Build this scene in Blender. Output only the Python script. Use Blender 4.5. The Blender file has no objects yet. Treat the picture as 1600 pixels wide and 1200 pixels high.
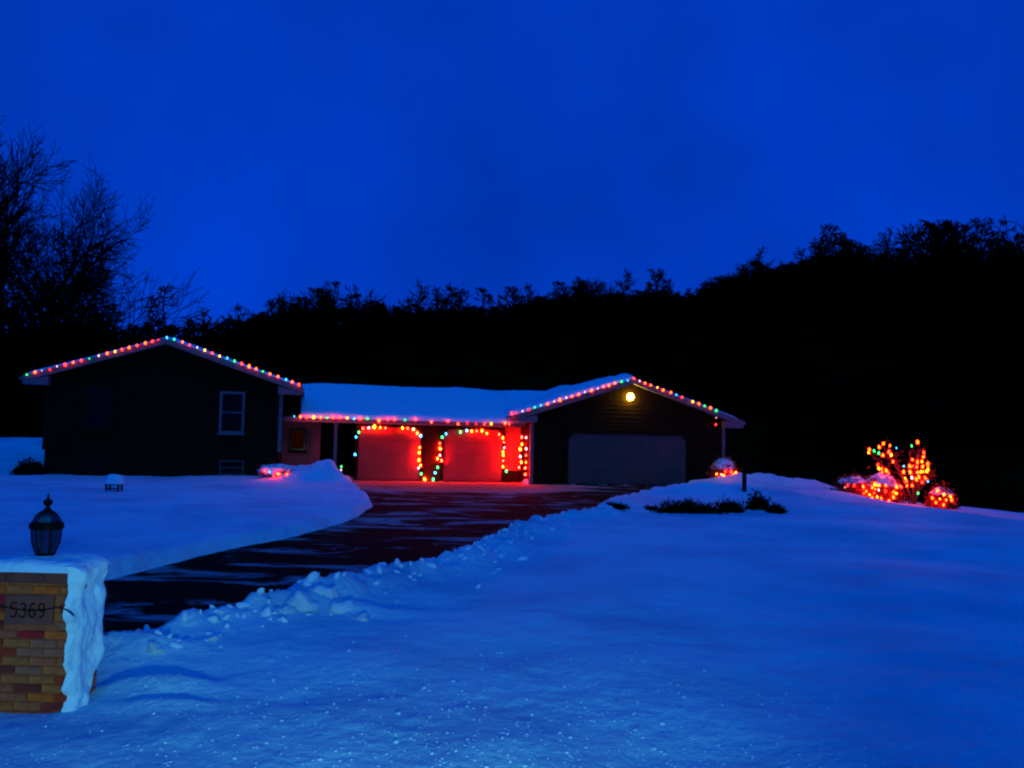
import bpy, bmesh, math, random
import numpy as np
from mathutils import Matrix, Vector
random.seed(7); rng = np.random.default_rng(11)
sc = bpy.context.scene
col = sc.collection

# ------------------------------------------------------------------ camera, sky, light
F = 1400.0; CAM_Z = 2.05
PITCH = math.atan(100 / F); ROLL = math.radians(1.2)
_f = np.array([0, math.cos(PITCH), math.sin(PITCH)]); _u0 = np.array([0, -math.sin(PITCH), math.cos(PITCH)]); _r0 = np.array([1., 0, 0])
_up = math.cos(ROLL) * _u0 - math.sin(ROLL) * _r0
_rt = math.cos(ROLL) * _r0 + math.sin(ROLL) * _u0
CAM = np.array([0, 0, CAM_Z])
cam_data = bpy.data.cameras.new('camera'); cam = bpy.data.objects.new('camera', cam_data); col.objects.link(cam)
cam.matrix_world = Matrix(((_rt[0], _up[0], -_f[0], 0), (_rt[1], _up[1], -_f[1], 0), (_rt[2], _up[2], -_f[2], CAM_Z), (0, 0, 0, 1)))
cam_data.sensor_width = 36; cam_data.lens = 36 * F / 1600; cam_data.clip_end = 6000; cam_data.clip_start = 0.05
sc.camera = cam

world = bpy.data.worlds.new('World'); sc.world = world; world.use_nodes = True
SUN_EL, SUN_ROT = math.radians(4), math.radians(200)
nt = world.node_tree; nt.nodes.clear()
def N(tree, t, **kw):
    n = tree.nodes.new(t)
    for k, v in kw.items(): setattr(n, k, v)
    return n
sky = N(nt, 'ShaderNodeTexSky', sky_type='NISHITA', sun_disc=False, sun_elevation=SUN_EL, sun_rotation=SUN_ROT, air_density=1.0, dust_density=0.6, ozone_density=3.0)
bw = N(nt, 'ShaderNodeRGBToBW'); nt.links.new(sky.outputs[0], bw.inputs[0])
soft = N(nt, 'ShaderNodeMath', operation='POWER'); soft.inputs[1].default_value = 0.10; nt.links.new(bw.outputs[0], soft.inputs[0])
tc = N(nt, 'ShaderNodeTexCoord'); cl = N(nt, 'ShaderNodeTexNoise'); cl.inputs['Scale'].default_value = 2.6; cl.inputs['Detail'].default_value = 5; cl.inputs['Roughness'].default_value = .55
nt.links.new(tc.outputs['Generated'], cl.inputs['Vector'])
mr = N(nt, 'ShaderNodeMapRange'); mr.inputs['From Min'].default_value = .3; mr.inputs['From Max'].default_value = .7; mr.inputs['To Min'].default_value = 0.74; mr.inputs['To Max'].default_value = 1.18
nt.links.new(cl.outputs['Fac'], mr.inputs['Value'])
mul = N(nt, 'ShaderNodeMath', operation='MULTIPLY'); nt.links.new(soft.outputs[0], mul.inputs[0]); nt.links.new(mr.outputs[0], mul.inputs[1])
tint = N(nt, 'ShaderNodeVectorMath', operation='SCALE'); tint.inputs[0].default_value = (0.0, 0.275, 3.35); nt.links.new(mul.outputs[0], tint.inputs['Scale'])
bg = N(nt, 'ShaderNodeBackground'); bg.inputs['Strength'].default_value = 0.15
nt.links.new(tint.outputs[0], bg.inputs['Color'])
wo = N(nt, 'ShaderNodeOutputWorld'); nt.links.new(bg.outputs[0], wo.inputs[0])

# last twilight from behind the camera: very weak, very soft
sd = bpy.data.lights.new('twilight_sun', 'SUN'); so = bpy.data.objects.new('twilight_sun', sd); col.objects.link(so)
sd.energy = 0.46; sd.angle = math.radians(40); sd.color = (0.0, 0.38, 1.0)
so.rotation_euler = (math.radians(38), 0, math.radians(25))
# the low car lamp / flash beside the photographer that lights the brick pier and the nearest snow
fd = bpy.data.lights.new('flash', 'SPOT'); fo = bpy.data.objects.new('flash', fd); col.objects.link(fo)
fd.energy = 1500; fd.color = (0.175, 0.51, 0.38); fd.shadow_soft_size = 0.12; fd.spot_size = math.radians(76); fd.spot_blend = 1.0
fo.location = (0.35, 0.3, 0.95); fo.rotation_euler = (math.radians(86), 0, math.radians(14))

sc.view_settings.view_transform = 'Standard'; sc.view_settings.look = 'None'
sc.view_settings.exposure = 0; sc.view_settings.gamma = 1; sc.view_settings.use_curve_mapping = False
sc.render.engine = 'CYCLES'
sc.cycles.use_denoising = True; sc.cycles.denoiser = 'OPENIMAGEDENOISE'
sc.cycles.max_bounces = 6; sc.cycles.diffuse_bounces = 3
sc.cycles.pixel_filter_type = 'BLACKMAN_HARRIS'; sc.cycles.filter_width = 2.2
sc.cycles.sample_clamp_indirect = 3.0
sc.cycles.use_light_tree = True

# ------------------------------------------------------------------ geometry helpers
def ray(x, y): return _f + _rt * (x - 800) / F + _up * (600 - y) / F
YAW = math.radians(13)
U = np.array([math.cos(YAW), math.sin(YAW), 0]); V = np.array([-math.sin(YAW), math.cos(YAW), 0])
_d = ray(978, 757); HO = CAM + _d * (37 / _d[1])             # ground point under the middle of the big garage door
def on_house(x, y, v):
    d = ray(x, y); t = (v - (CAM - HO) @ V) / (d @ V); return CAM + d * t
def at_depth(x, y, Y):
    d = ray(x, y); return CAM + d * (Y / d[1])
def hw(u, v, z): return HO + U * u + V * v + np.array([0, 0, z])

_perm = rng.random((512, 512))
def vnoise(x, y):
    xi = np.floor(x).astype(int); yi = np.floor(y).astype(int); fx = x - xi; fy = y - yi
    fx = fx * fx * (3 - 2 * fx); fy = fy * fy * (3 - 2 * fy)
    a = _perm[xi % 512, yi % 512]; b = _perm[(xi + 1) % 512, yi % 512]; c = _perm[xi % 512, (yi + 1) % 512]; d = _perm[(xi + 1) % 512, (yi + 1) % 512]
    return (a + (b - a) * fx) * (1 - fy) + (c + (d - c) * fx) * fy
def fbm(x, y, o=4):
    s = 0; amp = .5; x = np.asarray(x, float); y = np.asarray(y, float)
    for i in range(o):
        s = s + amp * (vnoise(x + 17.3 * i, y - 9.1 * i) - .5); x = x * 2.03; y = y * 2.03; amp *= .5
    return s
def sstep(a, b, x):
    t = np.clip((np.asarray(x, float) - a) / (b - a), 0, 1); return t * t * (3 - 2 * t)

def tag(o, label=None, cat=None, group=None, kind=None):
    if label: o['label'] = label
    if cat: o['category'] = cat
    if group: o['group'] = group
    if kind: o['kind'] = kind
    return o
def link(o, parent=None):
    col.objects.link(o)
    if parent is not None: o.parent = parent
    return o
def empty(name, loc=(0, 0, 0), rz=0.0):
    o = bpy.data.objects.new(name, None); o.location = loc; o.rotation_euler = (0, 0, rz); o.empty_display_size = .2
    return link(o)
def obj(name, me, mat=None, parent=None, loc=None):
    if mat is not None and not me.materials: me.materials.append(mat)
    o = bpy.data.objects.new(name, me)
    if loc is not None: o.location = loc
    return link(o, parent)
def mesh(name, verts, faces, smooth=False):
    me = bpy.data.meshes.new(name)
    me.from_pydata([tuple(map(float, v)) for v in verts], [], [tuple(map(int, f)) for f in faces])
    if smooth: me.shade_smooth()
    return me
def mesh_quads(name, v, q, smooth=True):
    v = np.asarray(v, np.float32); q = np.asarray(q, np.int32)
    me = bpy.data.meshes.new(name); k = q.shape[1]
    me.vertices.add(len(v)); me.vertices.foreach_set('co', v.ravel())
    me.loops.add(q.size); me.loops.foreach_set('vertex_index', q.ravel())
    me.polygons.add(len(q)); me.polygons.foreach_set('loop_start', np.arange(0, q.size, k, dtype=np.int32))
    me.polygons.foreach_set('loop_total', np.full(len(q), k, np.int32))
    me.update(calc_edges=True); me.validate()
    if smooth: me.shade_smooth()
    return me
def grid_mesh(name, P, smooth=True, flip=False):
    n, m = P.shape[:2]
    i = np.arange(n * m).reshape(n, m)
    q = np.stack([i[:-1, :-1], i[1:, :-1], i[1:, 1:], i[:-1, 1:]], -1).reshape(-1, 4)
    if flip: q = q[:, ::-1]
    return mesh_quads(name, P.reshape(-1, 3), q, smooth)
class MB:
    """collects convex pieces into one mesh"""
    def __init__(s): s.v = []; s.f = []
    def add(s, v, f):
        b = len(s.v); s.v += [tuple(map(float, a)) for a in v]; s.f += [tuple(b + i for i in a) for a in f]; return s
    def box(s, x0, x1, y0, y1, z0, z1):
        v = [(x0, y0, z0), (x1, y0, z0), (x1, y1, z0), (x0, y1, z0), (x0, y0, z1), (x1, y0, z1), (x1, y1, z1), (x0, y1, z1)]
        return s.add(v, [(0, 3, 2, 1), (4, 5, 6, 7), (0, 1, 5, 4), (1, 2, 6, 5), (2, 3, 7, 6), (3, 0, 4, 7)])
    def prism(s, poly, y0, y1):
        """polygon in (x,z), extruded along y"""
        n = len(poly); v = [(x, y0, z) for x, z in poly] + [(x, y1, z) for x, z in poly]
        f = [tuple(range(n)), tuple(range(2 * n - 1, n - 1, -1))] + [(i, i + n, (i + 1) % n + n, (i + 1) % n) for i in range(n)]
        return s.add(v, f)
    def lathe(s, prof, n=16, c=(0, 0, 0), cap=True, rot=0.0):
        v = []
        for r, z in prof:
            for k in range(n):
                a = 2 * math.pi * k / n + rot; v.append((c[0] + r * math.cos(a), c[1] + r * math.sin(a), c[2] + z))
        f = []
        for i in range(len(prof) - 1):
            for k in range(n):
                f.append((i * n + k, i * n + (k + 1) % n, (i + 1) * n + (k + 1) % n, (i + 1) * n + k))
        if cap: f.append(tuple(range(n - 1, -1, -1))); f.append(tuple((len(prof) - 1) * n + k for k in range(n)))
        return s.add(v, f)
    def tube(s, pts, r, n=6):
        pts = [np.asarray(p, float) for p in pts]; m = len(pts); v = []
        rr = r if hasattr(r, '__len__') else [r] * m
        for i, p in enumerate(pts):
            t = pts[min(i + 1, m - 1)] - pts[max(i - 1, 0)]; t = t / (np.linalg.norm(t) + 1e-9)
            a = np.cross(t, (0, 0, 1) if abs(t[2]) < .9 else (1, 0, 0)); a /= np.linalg.norm(a); b = np.cross(t, a)
            for k in range(n):
                q = 2 * math.pi * k / n; v.append(p + rr[i] * (math.cos(q) * a + math.sin(q) * b))
        f = [(i * n + k, i * n + (k + 1) % n, (i + 1) * n + (k + 1) % n, (i + 1) * n + k) for i in range(m - 1) for k in range(n)]
        f += [tuple(range(n - 1, -1, -1)), tuple((m - 1) * n + k for k in range(n))]
        return s.add(v, f)
    def build(s, name, mat, parent=None, loc=None, smooth=False, bevel=0):
        me = mesh(name, s.v, s.f, smooth)
        bm = bmesh.new(); bm.from_mesh(me); bmesh.ops.recalc_face_normals(bm, faces=bm.faces)
        if bevel: bmesh.ops.bevel(bm, geom=bm.edges[:], offset=bevel, segments=1, affect='EDGES', profile=.5)
        bm.to_mesh(me); bm.free()
        return obj(name, me, mat, parent, loc)

# ------------------------------------------------------------------ materials
def material(name, color=(.5, .5, .5), rough=.8, noise=None, bump=None, metallic=0.0, spec=.3):
    m = bpy.data.materials.new(name); m.use_nodes = True; t = m.node_tree; b = t.nodes['Principled BSDF']
    b.inputs['Base Color'].default_value = (*color, 1); b.inputs['Roughness'].default_value = rough; b.inputs['Metallic'].default_value = metallic
    b.inputs['Specular IOR Level'].default_value = spec
    co = N(t, 'ShaderNodeTexCoord')
    if noise:
        sc_, c2, lo, hi = noise
        n = N(t, 'ShaderNodeTexNoise'); n.inputs['Scale'].default_value = sc_; n.inputs['Detail'].default_value = 6; t.links.new(co.outputs['Object'], n.inputs['Vector'])
        r = N(t, 'ShaderNodeMapRange'); r.inputs['From Min'].default_value = lo; r.inputs['From Max'].default_value = hi; t.links.new(n.outputs['Fac'], r.inputs['Value'])
        mx = N(t, 'ShaderNodeMix', data_type='RGBA'); mx.inputs['A'].default_value = (*color, 1); mx.inputs['B'].default_value = (*c2, 1)
        t.links.new(r.outputs[0], mx.inputs['Factor']); t.links.new(mx.outputs['Result'], b.inputs['Base Color'])
    if bump:
        sc_, st, dist = bump
        n = N(t, 'ShaderNodeTexNoise'); n.inputs['Scale'].default_value = sc_; n.inputs['Detail'].default_value = 8; n.inputs['Roughness'].default_value = .65; t.links.new(co.outputs['Object'], n.inputs['Vector'])
        bp = N(t, 'ShaderNodeBump'); bp.inputs['Strength'].default_value = st; bp.inputs['Distance'].default_value = dist
        t.links.new(n.outputs['Fac'], bp.inputs['Height']); t.links.new(bp.outputs[0], b.inputs['Normal'])
    return m
def emitter(name, color, strength):
    m = bpy.data.materials.new(name); m.use_nodes = True; t = m.node_tree; t.nodes.clear()
    e = N(t, 'ShaderNodeEmission'); e.inputs[0].default_value = (*color, 1); e.inputs[1].default_value = strength
    o = N(t, 'ShaderNodeOutputMaterial'); t.links.new(e.outputs[0], o.inputs[0]); return m
M = dict(
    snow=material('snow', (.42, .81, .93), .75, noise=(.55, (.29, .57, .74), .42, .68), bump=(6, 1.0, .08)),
    snow_fine=material('snow_drift', (.55, .82, .92), .75, bump=(16, .8, .02)),
    siding=material('dark_siding', (.020, .010, .0035), .8, noise=(5, (.013, .007, .002), .35, .7), bump=(30, .2, .003), spec=.05),
    trim=material('white_trim', (.17, .14, .15), .6, noise=(4, (.11, .095, .10), .4, .75), bump=(25, .15, .002)),
    door=material('red_lit_door_paint', (.40, .075, .055), .7, noise=(2, (.34, .062, .046), .35, .7), bump=(40, .12, .002), spec=.1),  # single doors: red of the bulbs put into the paint colour
    grey_door=material('grey_door_paint', (.10, .085, .075), .7, noise=(2, (.08, .07, .06), .35, .7), bump=(40, .12, .002), spec=.1),  # same door paint without the bulb red
    shingle=material('roof_shingle', (.02, .014, .008), .9, spec=.05, bump=(12, .6, .01)),
    glass=material('dark_glass', (.003, .003, .003), .12, spec=.12),
    found=material('dark_brick', (.05, .016, .006), .85, noise=(6, (.03, .010, .004), .35, .7), bump=(18, .5, .006), spec=.05),
    darkwood=material('dark_wood', (.022, .010, .004), .8, spec=.05, noise=(7, (.02, .012, .008), .3, .7), bump=(20, .3, .004)),
    redlit_wall=material('entry_panel', (.34, .08, .05), .7, bump=(20, .2, .003)),  # glow of the red bulbs put into the colour
    curtain=material('curtain', (.4, .2, .1), .9),
    lit_curtain=emitter('lit_curtain', (.010, .0012, .0), 1.0),
    concrete=material('concrete', (.18, .17, .16), .9, bump=(20, .3, .004)),
    iron=material('black_iron', (.004, .003, .003), .6, bump=(40, .2, .002), spec=.08),
    bark=material('bark', (.014, .008, .003), .95, bump=(14, .6, .01), spec=0),
    twig=material('light_bark', (.10, .05, .03), .9, bump=(20, .5, .006)),
    needles=material('evergreen', (.010, .010, .003), .9, spec=0),
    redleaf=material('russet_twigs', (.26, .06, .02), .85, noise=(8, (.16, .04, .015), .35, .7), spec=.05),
    hill=material('forest_floor', (.010, .006, .0015), .95, noise=(.12, (.006, .004, .001), .35, .7), spec=0),
    mortar=material('mortar', (.50, .11, .045), .95, noise=(12, (.26, .06, .03), .35, .7), bump=(30, .6, .005)),
    capstone=material('cap_stone', (.24, .055, .035), .9, noise=(9, (.15, .035, .025), .35, .7), bump=(22, .6, .006)),
    plaque=material('number_stone', (.27, .065, .045), .85, noise=(10, (.21, .05, .035), .35, .7), bump=(26, .4, .003)),
    cord=material('cord', (.006, .012, .006), .6),
    bulb_off=material('candle_tube', (.05, .04, .03), .6),
)
for i, (c, c2) in enumerate([((.60, .014, .02), (.36, .008, .015)), ((.66, .14, .03), (.36, .08, .02)), ((.60, .12, .04), (.34, .07, .03)), ((.80, .13, .012), (.5, .07, .01)), ((.34, .035, .02), (.18, .018, .012)), ((.62, .045, .012), (.36, .025, .01)), ((.50, .13, .06), (.30, .08, .045))]):
    M['brick%d' % i] = material('brick_tone', c, .9, noise=(14, c2, .35, .7), bump=(40, .7, .006))
# clear lantern glass
gm = bpy.data.materials.new('lantern_glass'); gm.use_nodes = True; t = gm.node_tree; t.nodes.clear()
tr = N(t, 'ShaderNodeBsdfTransparent'); tr.inputs[0].default_value = (.28, .30, .32, 1); gl = N(t, 'ShaderNodeBsdfGlossy'); gl.inputs['Roughness'].default_value = .12
ms = N(t, 'ShaderNodeMixShader'); ms.inputs[0].default_value = .08; o_ = N(t, 'ShaderNodeOutputMaterial')
t.links.new(tr.outputs[0], ms.inputs[1]); t.links.new(gl.outputs[0], ms.inputs[2]); t.links.new(ms.outputs[0], o_.inputs[0]); M['lantern_glass'] = gm
# asphalt with patches of trodden snow left by the plough
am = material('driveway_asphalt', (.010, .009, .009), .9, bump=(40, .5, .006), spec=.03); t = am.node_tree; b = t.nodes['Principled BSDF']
geo = N(t, 'ShaderNodeNewGeometry'); mp = N(t, 'ShaderNodeMapping'); mp.inputs['Rotation'].default_value = (0, 0, math.radians(-48)); mp.inputs['Scale'].default_value = (.42, 1.05, 1)
t.links.new(geo.outputs['Position'], mp.inputs['Vector'])
n1 = N(t, 'ShaderNodeTexNoise'); n1.inputs['Scale'].default_value = 1.0; n1.inputs['Detail'].default_value = 9; n1.inputs['Roughness'].default_value = .66; n1.inputs['Distortion'].default_value = .9; t.links.new(mp.outputs[0], n1.inputs['Vector'])
sep = N(t, 'ShaderNodeSeparateXYZ'); t.links.new(geo.outputs['Position'], sep.inputs[0])
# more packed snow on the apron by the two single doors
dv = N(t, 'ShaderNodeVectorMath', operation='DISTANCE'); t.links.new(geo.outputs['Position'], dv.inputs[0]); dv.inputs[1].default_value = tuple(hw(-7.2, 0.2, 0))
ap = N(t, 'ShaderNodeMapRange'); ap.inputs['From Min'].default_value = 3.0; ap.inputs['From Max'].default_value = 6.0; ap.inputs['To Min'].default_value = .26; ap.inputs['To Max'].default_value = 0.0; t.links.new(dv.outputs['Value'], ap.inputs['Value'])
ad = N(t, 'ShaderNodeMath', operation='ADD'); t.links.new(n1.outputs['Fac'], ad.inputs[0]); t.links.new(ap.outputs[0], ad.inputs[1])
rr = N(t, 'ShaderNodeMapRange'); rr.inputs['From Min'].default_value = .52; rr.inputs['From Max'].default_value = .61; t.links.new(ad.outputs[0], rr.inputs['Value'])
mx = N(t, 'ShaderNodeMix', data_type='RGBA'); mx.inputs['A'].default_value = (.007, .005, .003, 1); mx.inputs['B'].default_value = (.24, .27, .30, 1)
sl = N(t, 'ShaderNodeMix', data_type='RGBA'); sl.inputs['A'].default_value = (.24, .27, .30, 1); sl.inputs['B'].default_value = (.62, .12, .07, 1)      # red spill of the door bulbs put into the slush colour
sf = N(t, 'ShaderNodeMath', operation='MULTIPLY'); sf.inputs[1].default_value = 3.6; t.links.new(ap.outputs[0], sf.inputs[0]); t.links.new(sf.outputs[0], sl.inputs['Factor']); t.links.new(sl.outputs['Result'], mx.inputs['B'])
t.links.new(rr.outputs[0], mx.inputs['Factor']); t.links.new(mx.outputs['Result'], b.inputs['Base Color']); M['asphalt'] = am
# bulbs
BULB = {'r': (120, .60, .25), 'o': (130, 1.7, .12), 'y': (70, 6.0, .15), 'g': (.2, 6.0, 1.0), 'b': (.2, 3.0, 7.0), 'w': (5.5, 2.6, 3.2), 'd': (9, .10, .08)}
LEVEL = {'dim': .16, 'mid': .34, 'glow': .80, 'hot': 2.3}
for k, c in BULB.items():
    for l, f in LEVEL.items(): g_ = {'dim': 3.2, 'mid': 2.2, 'glow': .8, 'hot': 1.0}[l] if k in 'roy' else 1.0; M['bulb_%s_%s' % (k, l)] = emitter('bulb_%s_%s' % (k, l), (c[0], c[1] * g_, c[2] * g_), f if k in 'roy' else max(f, .6))
M['lamp_glow'] = emitter('yellow_lamp', (9.0, 5.6, .30), 13.0)

# ------------------------------------------------------------------ terrain
def base_h(x, y):
    x = np.asarray(x, float); y = np.asarray(y, float)
    z = .65 + .0304 * (np.clip(y, 2, 35) - 35)
    z = z - np.interp(x, [9, 12.2, 13.4, 14.5, 16, 18.9, 25, 60], [0, .08, .28, .46, .60, .80, 1.4, 4]) * sstep(14, 32, y)
    z = z - .22 * np.maximum(0, y - 37.5) * sstep(5.5, 9, x)                       # falls away beyond the crest on the right
    z = z + 1.25 * sstep(34, 46, y) * sstep(-19.5, -23, x)                         # bank left of the house
    z = z - 3.0 * sstep(50, 58, np.hypot(x, y))
    return z
def march(x, y, fn, d0=3.0, d1=70.0):
    d = ray(x, y); T = np.linspace(d0, d1, 4000); P = CAM + d * (T / d[1])[:, None]
    k = np.argmax(P[:, 2] < fn(P[:, 0], P[:, 1])); return P[k]
far_edge = [(160, 903), (280, 874), (360, 856), (450, 839), (520, 821), (560, 804), (581, 790), (572, 777)]
near_edge = [(1074, 767), (1000, 769), (950, 772), (936, 778), (948, 788), (910, 797), (850, 807), (790, 827), (730, 852), (680, 873), (600, 891), (520, 907), (440, 929), (330, 956), (250, 978), (160, 997)]
fe = [march(x, y, base_h)[:2] for x, y in far_edge]
ne = [march(x, y, lambda a, b: base_h(a, b) + .26)[:2] for x, y in near_edge]
for i_ in range(7, 16): ne[i_] = ne[i_] + np.array([0, .12])
dirf = fe[0] - fe[2]; dirf /= np.linalg.norm(dirf); dirn = ne[-1] - ne[-3]; dirn /= np.linalg.norm(dirn)
poly = [fe[0] + dirf * 14] + fe + [hw(-11.3, -.6, 0)[:2], hw(-11.0, 1.2, 0)[:2], hw(-10.95, 1.9, 0)[:2], hw(-4.2, 1.9, 0)[:2], hw(-4.2, .05, 0)[:2], hw(2.75, .05, 0)[:2]] + ne + [ne[-1] + dirn * 9]
poly = np.array(poly)
def poly_sd(x, y):
    x = np.asarray(x, float); y = np.asarray(y, float); d = np.full(x.shape, 1e9); ins = np.zeros(x.shape, bool)
    n = len(poly)
    for i in range(n):
        a = poly[i]; b = poly[(i + 1) % n]; e = b - a
        t = np.clip(((x - a[0]) * e[0] + (y - a[1]) * e[1]) / (e @ e), 0, 1)
        d = np.minimum(d, np.hypot(x - a[0] - t * e[0], y - a[1] - t * e[1]))
        c = ((a[1] > y) != (b[1] > y)) & (x < (b[0] - a[0]) * (y - a[1]) / (b[1] - a[1] + 1e-12) + a[0]); ins ^= c
    return np.where(ins, -d, d)
near_line = np.array(ne[4:])
def line_d(x, y, L):
    d = np.full(np.shape(x), 1e9)
    for a, b in zip(L[:-1], L[1:]):
        e = b - a; t = np.clip(((x - a[0]) * e[0] + (y - a[1]) * e[1]) / (e @ e), 0, 1)
        d = np.minimum(d, np.hypot(x - a[0] - t * e[0], y - a[1] - t * e[1]))
    return d
PIER = (-3.735, 7.30)
def hl(x, y):
    dx = x - HO[0]; dy = y - HO[1]; return dx * U[0] + dy * U[1], dx * V[0] + dy * V[1]
mounds = []      # x, y, height, radius_x, radius_y
def mound_px(px, py, Y, h, rx, ry):
    p = at_depth(px, py, Y); mounds.append((p[0], p[1], h, rx, ry))
mound_px(497, 760, 32.4, .62, 1.5, 1.2)       # heap by the porch
mound_px(528, 765, 32.2, .22, .8, .9)
mound_px(1150, 765, 36.6, .14, 1.6, 1.0)       # drift by the garage corner
mound_px(1210, 760, 36.0, .33, 2.2, 1.1)
mound_px(1010, 782, 29.5, .16, 2.6, .9)        # drift behind the low hedge
mound_px(1120, 782, 29.2, .22, 2.8, .9)
mound_px(1200, 786, 28.6, .14, 2.0, .9)
mound_px(500, 945, 11.3, .16, .55, .4)         # ploughed heap on the near bank
mound_px(560, 962, 10.7, .10, .7, .25)
mound_px(240, 1072, 7.6, .10, .50, .16)        # long swells beside the pier
mound_px(255, 1098, 7.1, .06, .45, .10)
def snow_h(x, y):
    x = np.asarray(x, float); y = np.asarray(y, float)
    b = base_h(x, y); s = poly_sd(x, y) + .20 * fbm(x * 1.9, y * 1.9, 5) + .14 * fbm(x * .7 + 5, y * .7, 3)
    u, v = hl(x, y)
    h = b + .20 + .16 * fbm(x * .16 + 3, y * .16, 3) + .10 * fbm(x * .8, y * .8, 4) + .022 * fbm(x * 4, y * 4, 4) + .03 * fbm(x * 2.6 + 9, y * 3.4, 5) * (1 - sstep(12, 22, y))
    near = line_d(x, y, near_line)
    bank = np.exp(-((near - .45) / .42) ** 2) * (s > -.4)
    h = h + bank * (.07 + .55 * np.clip(fbm(x * 2.1, y * 2.1, 5) + .10, 0, 1) + .22 * np.clip(fbm(x * 6.5, y * 6.5, 4), 0, 1))
    for mx_, my_, mh, rx, ry in mounds:
        g = np.exp(-(((x - mx_) / rx) ** 2 + ((y - my_) / ry) ** 2) ** 1.25)
        h = h + mh * g * (1 + 1.1 * fbm(x * 1.6 + mx_, y * 1.6, 4))
    # wind ridges on the right-hand lawn
    h = h + .07 * np.sin((x * .35 + y * 1.0) * .9 + 5 * fbm(x * .12, y * .12, 2)) * sstep(3, 8, x) * sstep(8, 12, y) * (1 - sstep(26, 31, y))
    r = np.hypot(x - PIER[0], y - PIER[1]); h = h - .09 * np.exp(-(r / .75) ** 2)
    # road side crumbs
    h = h + .035 * np.clip(fbm(x * 6, y * 6, 4) + .05, 0, 1) * (1 - sstep(7.5, 10.5, y))
    edge = sstep(-.10, .16 + 1.1 * np.clip(h - b - .28, 0, .7) * (near > 1.2), s)
    h = b - .15 + (h - b + .15) * edge
    ins = ((u > -21.9) & (u < -13.85) & (v > .12)) | ((u > -13.9) & (u < -3.9) & (v > 1.2)) | ((u > -4.0) & (u < 4.25) & (v > .12))
    h = np.where(ins & (v < 13), b - .25, h)
    return h
ang = np.concatenate([np.radians(np.arange(-180, -42, 4.0)), np.radians(np.arange(-42, 42.01, .14)), np.radians(np.arange(45, 181, 4.0))])
rad = 1.2 * np.exp(np.arange(0, math.log(62 / 1.2), .0095))
RR, AA = np.meshgrid(rad, ang, indexing='ij')
X = RR * np.sin(AA); Y = RR * np.cos(AA)
Z = snow_h(X, Y)
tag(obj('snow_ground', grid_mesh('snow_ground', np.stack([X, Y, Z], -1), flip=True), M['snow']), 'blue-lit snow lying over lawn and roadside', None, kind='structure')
# driveway sheet under the snow edge
gx, gy = np.meshgrid(np.linspace(poly[:, 0].min() - .5, poly[:, 0].max() + .5, 150), np.linspace(poly[:, 1].min() - .5, poly[:, 1].max() + .5, 150), indexing='ij')
gi = np.arange(gx.size).reshape(gx.shape); q = np.stack([gi[:-1, :-1], gi[1:, :-1], gi[1:, 1:], gi[:-1, 1:]], -1).reshape(-1, 4)
sdv = poly_sd(gx, gy).ravel(); q = q[(sdv[q] < .5).any(1)]
gz = base_h(gx, gy) - .03 + .02 * fbm(gx * .9, gy * .9, 3)
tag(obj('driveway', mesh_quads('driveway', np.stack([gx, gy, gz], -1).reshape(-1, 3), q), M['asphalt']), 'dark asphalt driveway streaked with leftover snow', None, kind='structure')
# far ground and the wooded hill behind
A2 = np.radians(np.linspace(-180, 180, 241)); R2 = np.array([44, 48, 54, 60, 68, 78, 90, 102, 114, 124, 134, 160, 220, 400, 900, 2500])
sk_x = [-900, -200, 0, 200, 350, 590, 750, 950, 1080, 1150, 1250, 1400, 1600, 1900, 2600]
sk_y = [560, 510, 495, 500, 487, 472, 468, 448, 445, 428, 402, 385, 385, 380, 420]
def sky_y(px): return np.interp(px, sk_x, sk_y)
def hill_h(x, y):
    a = np.arctan2(x, y); px = 800 + F * np.tan(np.clip(a, -1.0, 1.0)); r = np.hypot(x, y)
    horizon = 700 + (px - 800) * math.tan(ROLL)
    top = CAM_Z + (horizon - sky_y(px) - 30) / F * 124 * np.cos(np.clip(a, -1, 1)) 
    top = top * (1 - .75 * sstep(1.0, 2.0, np.abs(a)))
    return -3.2 + (top + 3.2) * sstep(46, 128, r) ** .85 + 1.6 * fbm(x * .05, y * .05, 3) * sstep(60, 80, r)
RR, AA = np.meshgrid(R2, A2, indexing='ij'); X = RR * np.sin(AA); Y = RR * np.cos(AA)
tag(obj('hill', grid_mesh('hill', np.stack([X, Y, hill_h(X, Y)], -1), flip=True), M['hill']), 'dark wooded hill rising behind the house', None, kind='structure')

# ------------------------------------------------------------------ house
house = tag(empty('ranch_house', tuple(HO), YAW), 'long dark ranch house with two front gables joined by a low snowy roof', 'house')
PITCHR = .33
def siding(name, u0, u1, v, z0, top, mat, parent, course=.17):
    """lap boards on a front-facing wall; top(u) = roof underside, boards clipped to it"""
    mb = MB(); z = z0
    us = np.linspace(u0, u1, 241); tops = np.array([top(a) for a in us])
    while z < tops.max():
        z1 = z + course
        def span(zz):
            ok = us[tops >= zz - 1e-6]; return (ok.min(), ok.max()) if len(ok) else None
        a = span(z); b2 = span(z1)
        if a is None: break
        if b2 is None: m_ = us[np.argmax(tops)]; b2 = (m_, m_); z1 = tops.max()
        mb.add([(a[0], v - .022, z), (a[1], v - .022, z), (b2[1], v - .004, z1), (b2[0], v - .004, z1), (a[0], v, z), (a[1], v, z)], [(0, 1, 2, 3), (4, 5, 1, 0)])
        z = z1
    return mb.build(name, mat, parent)
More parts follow.
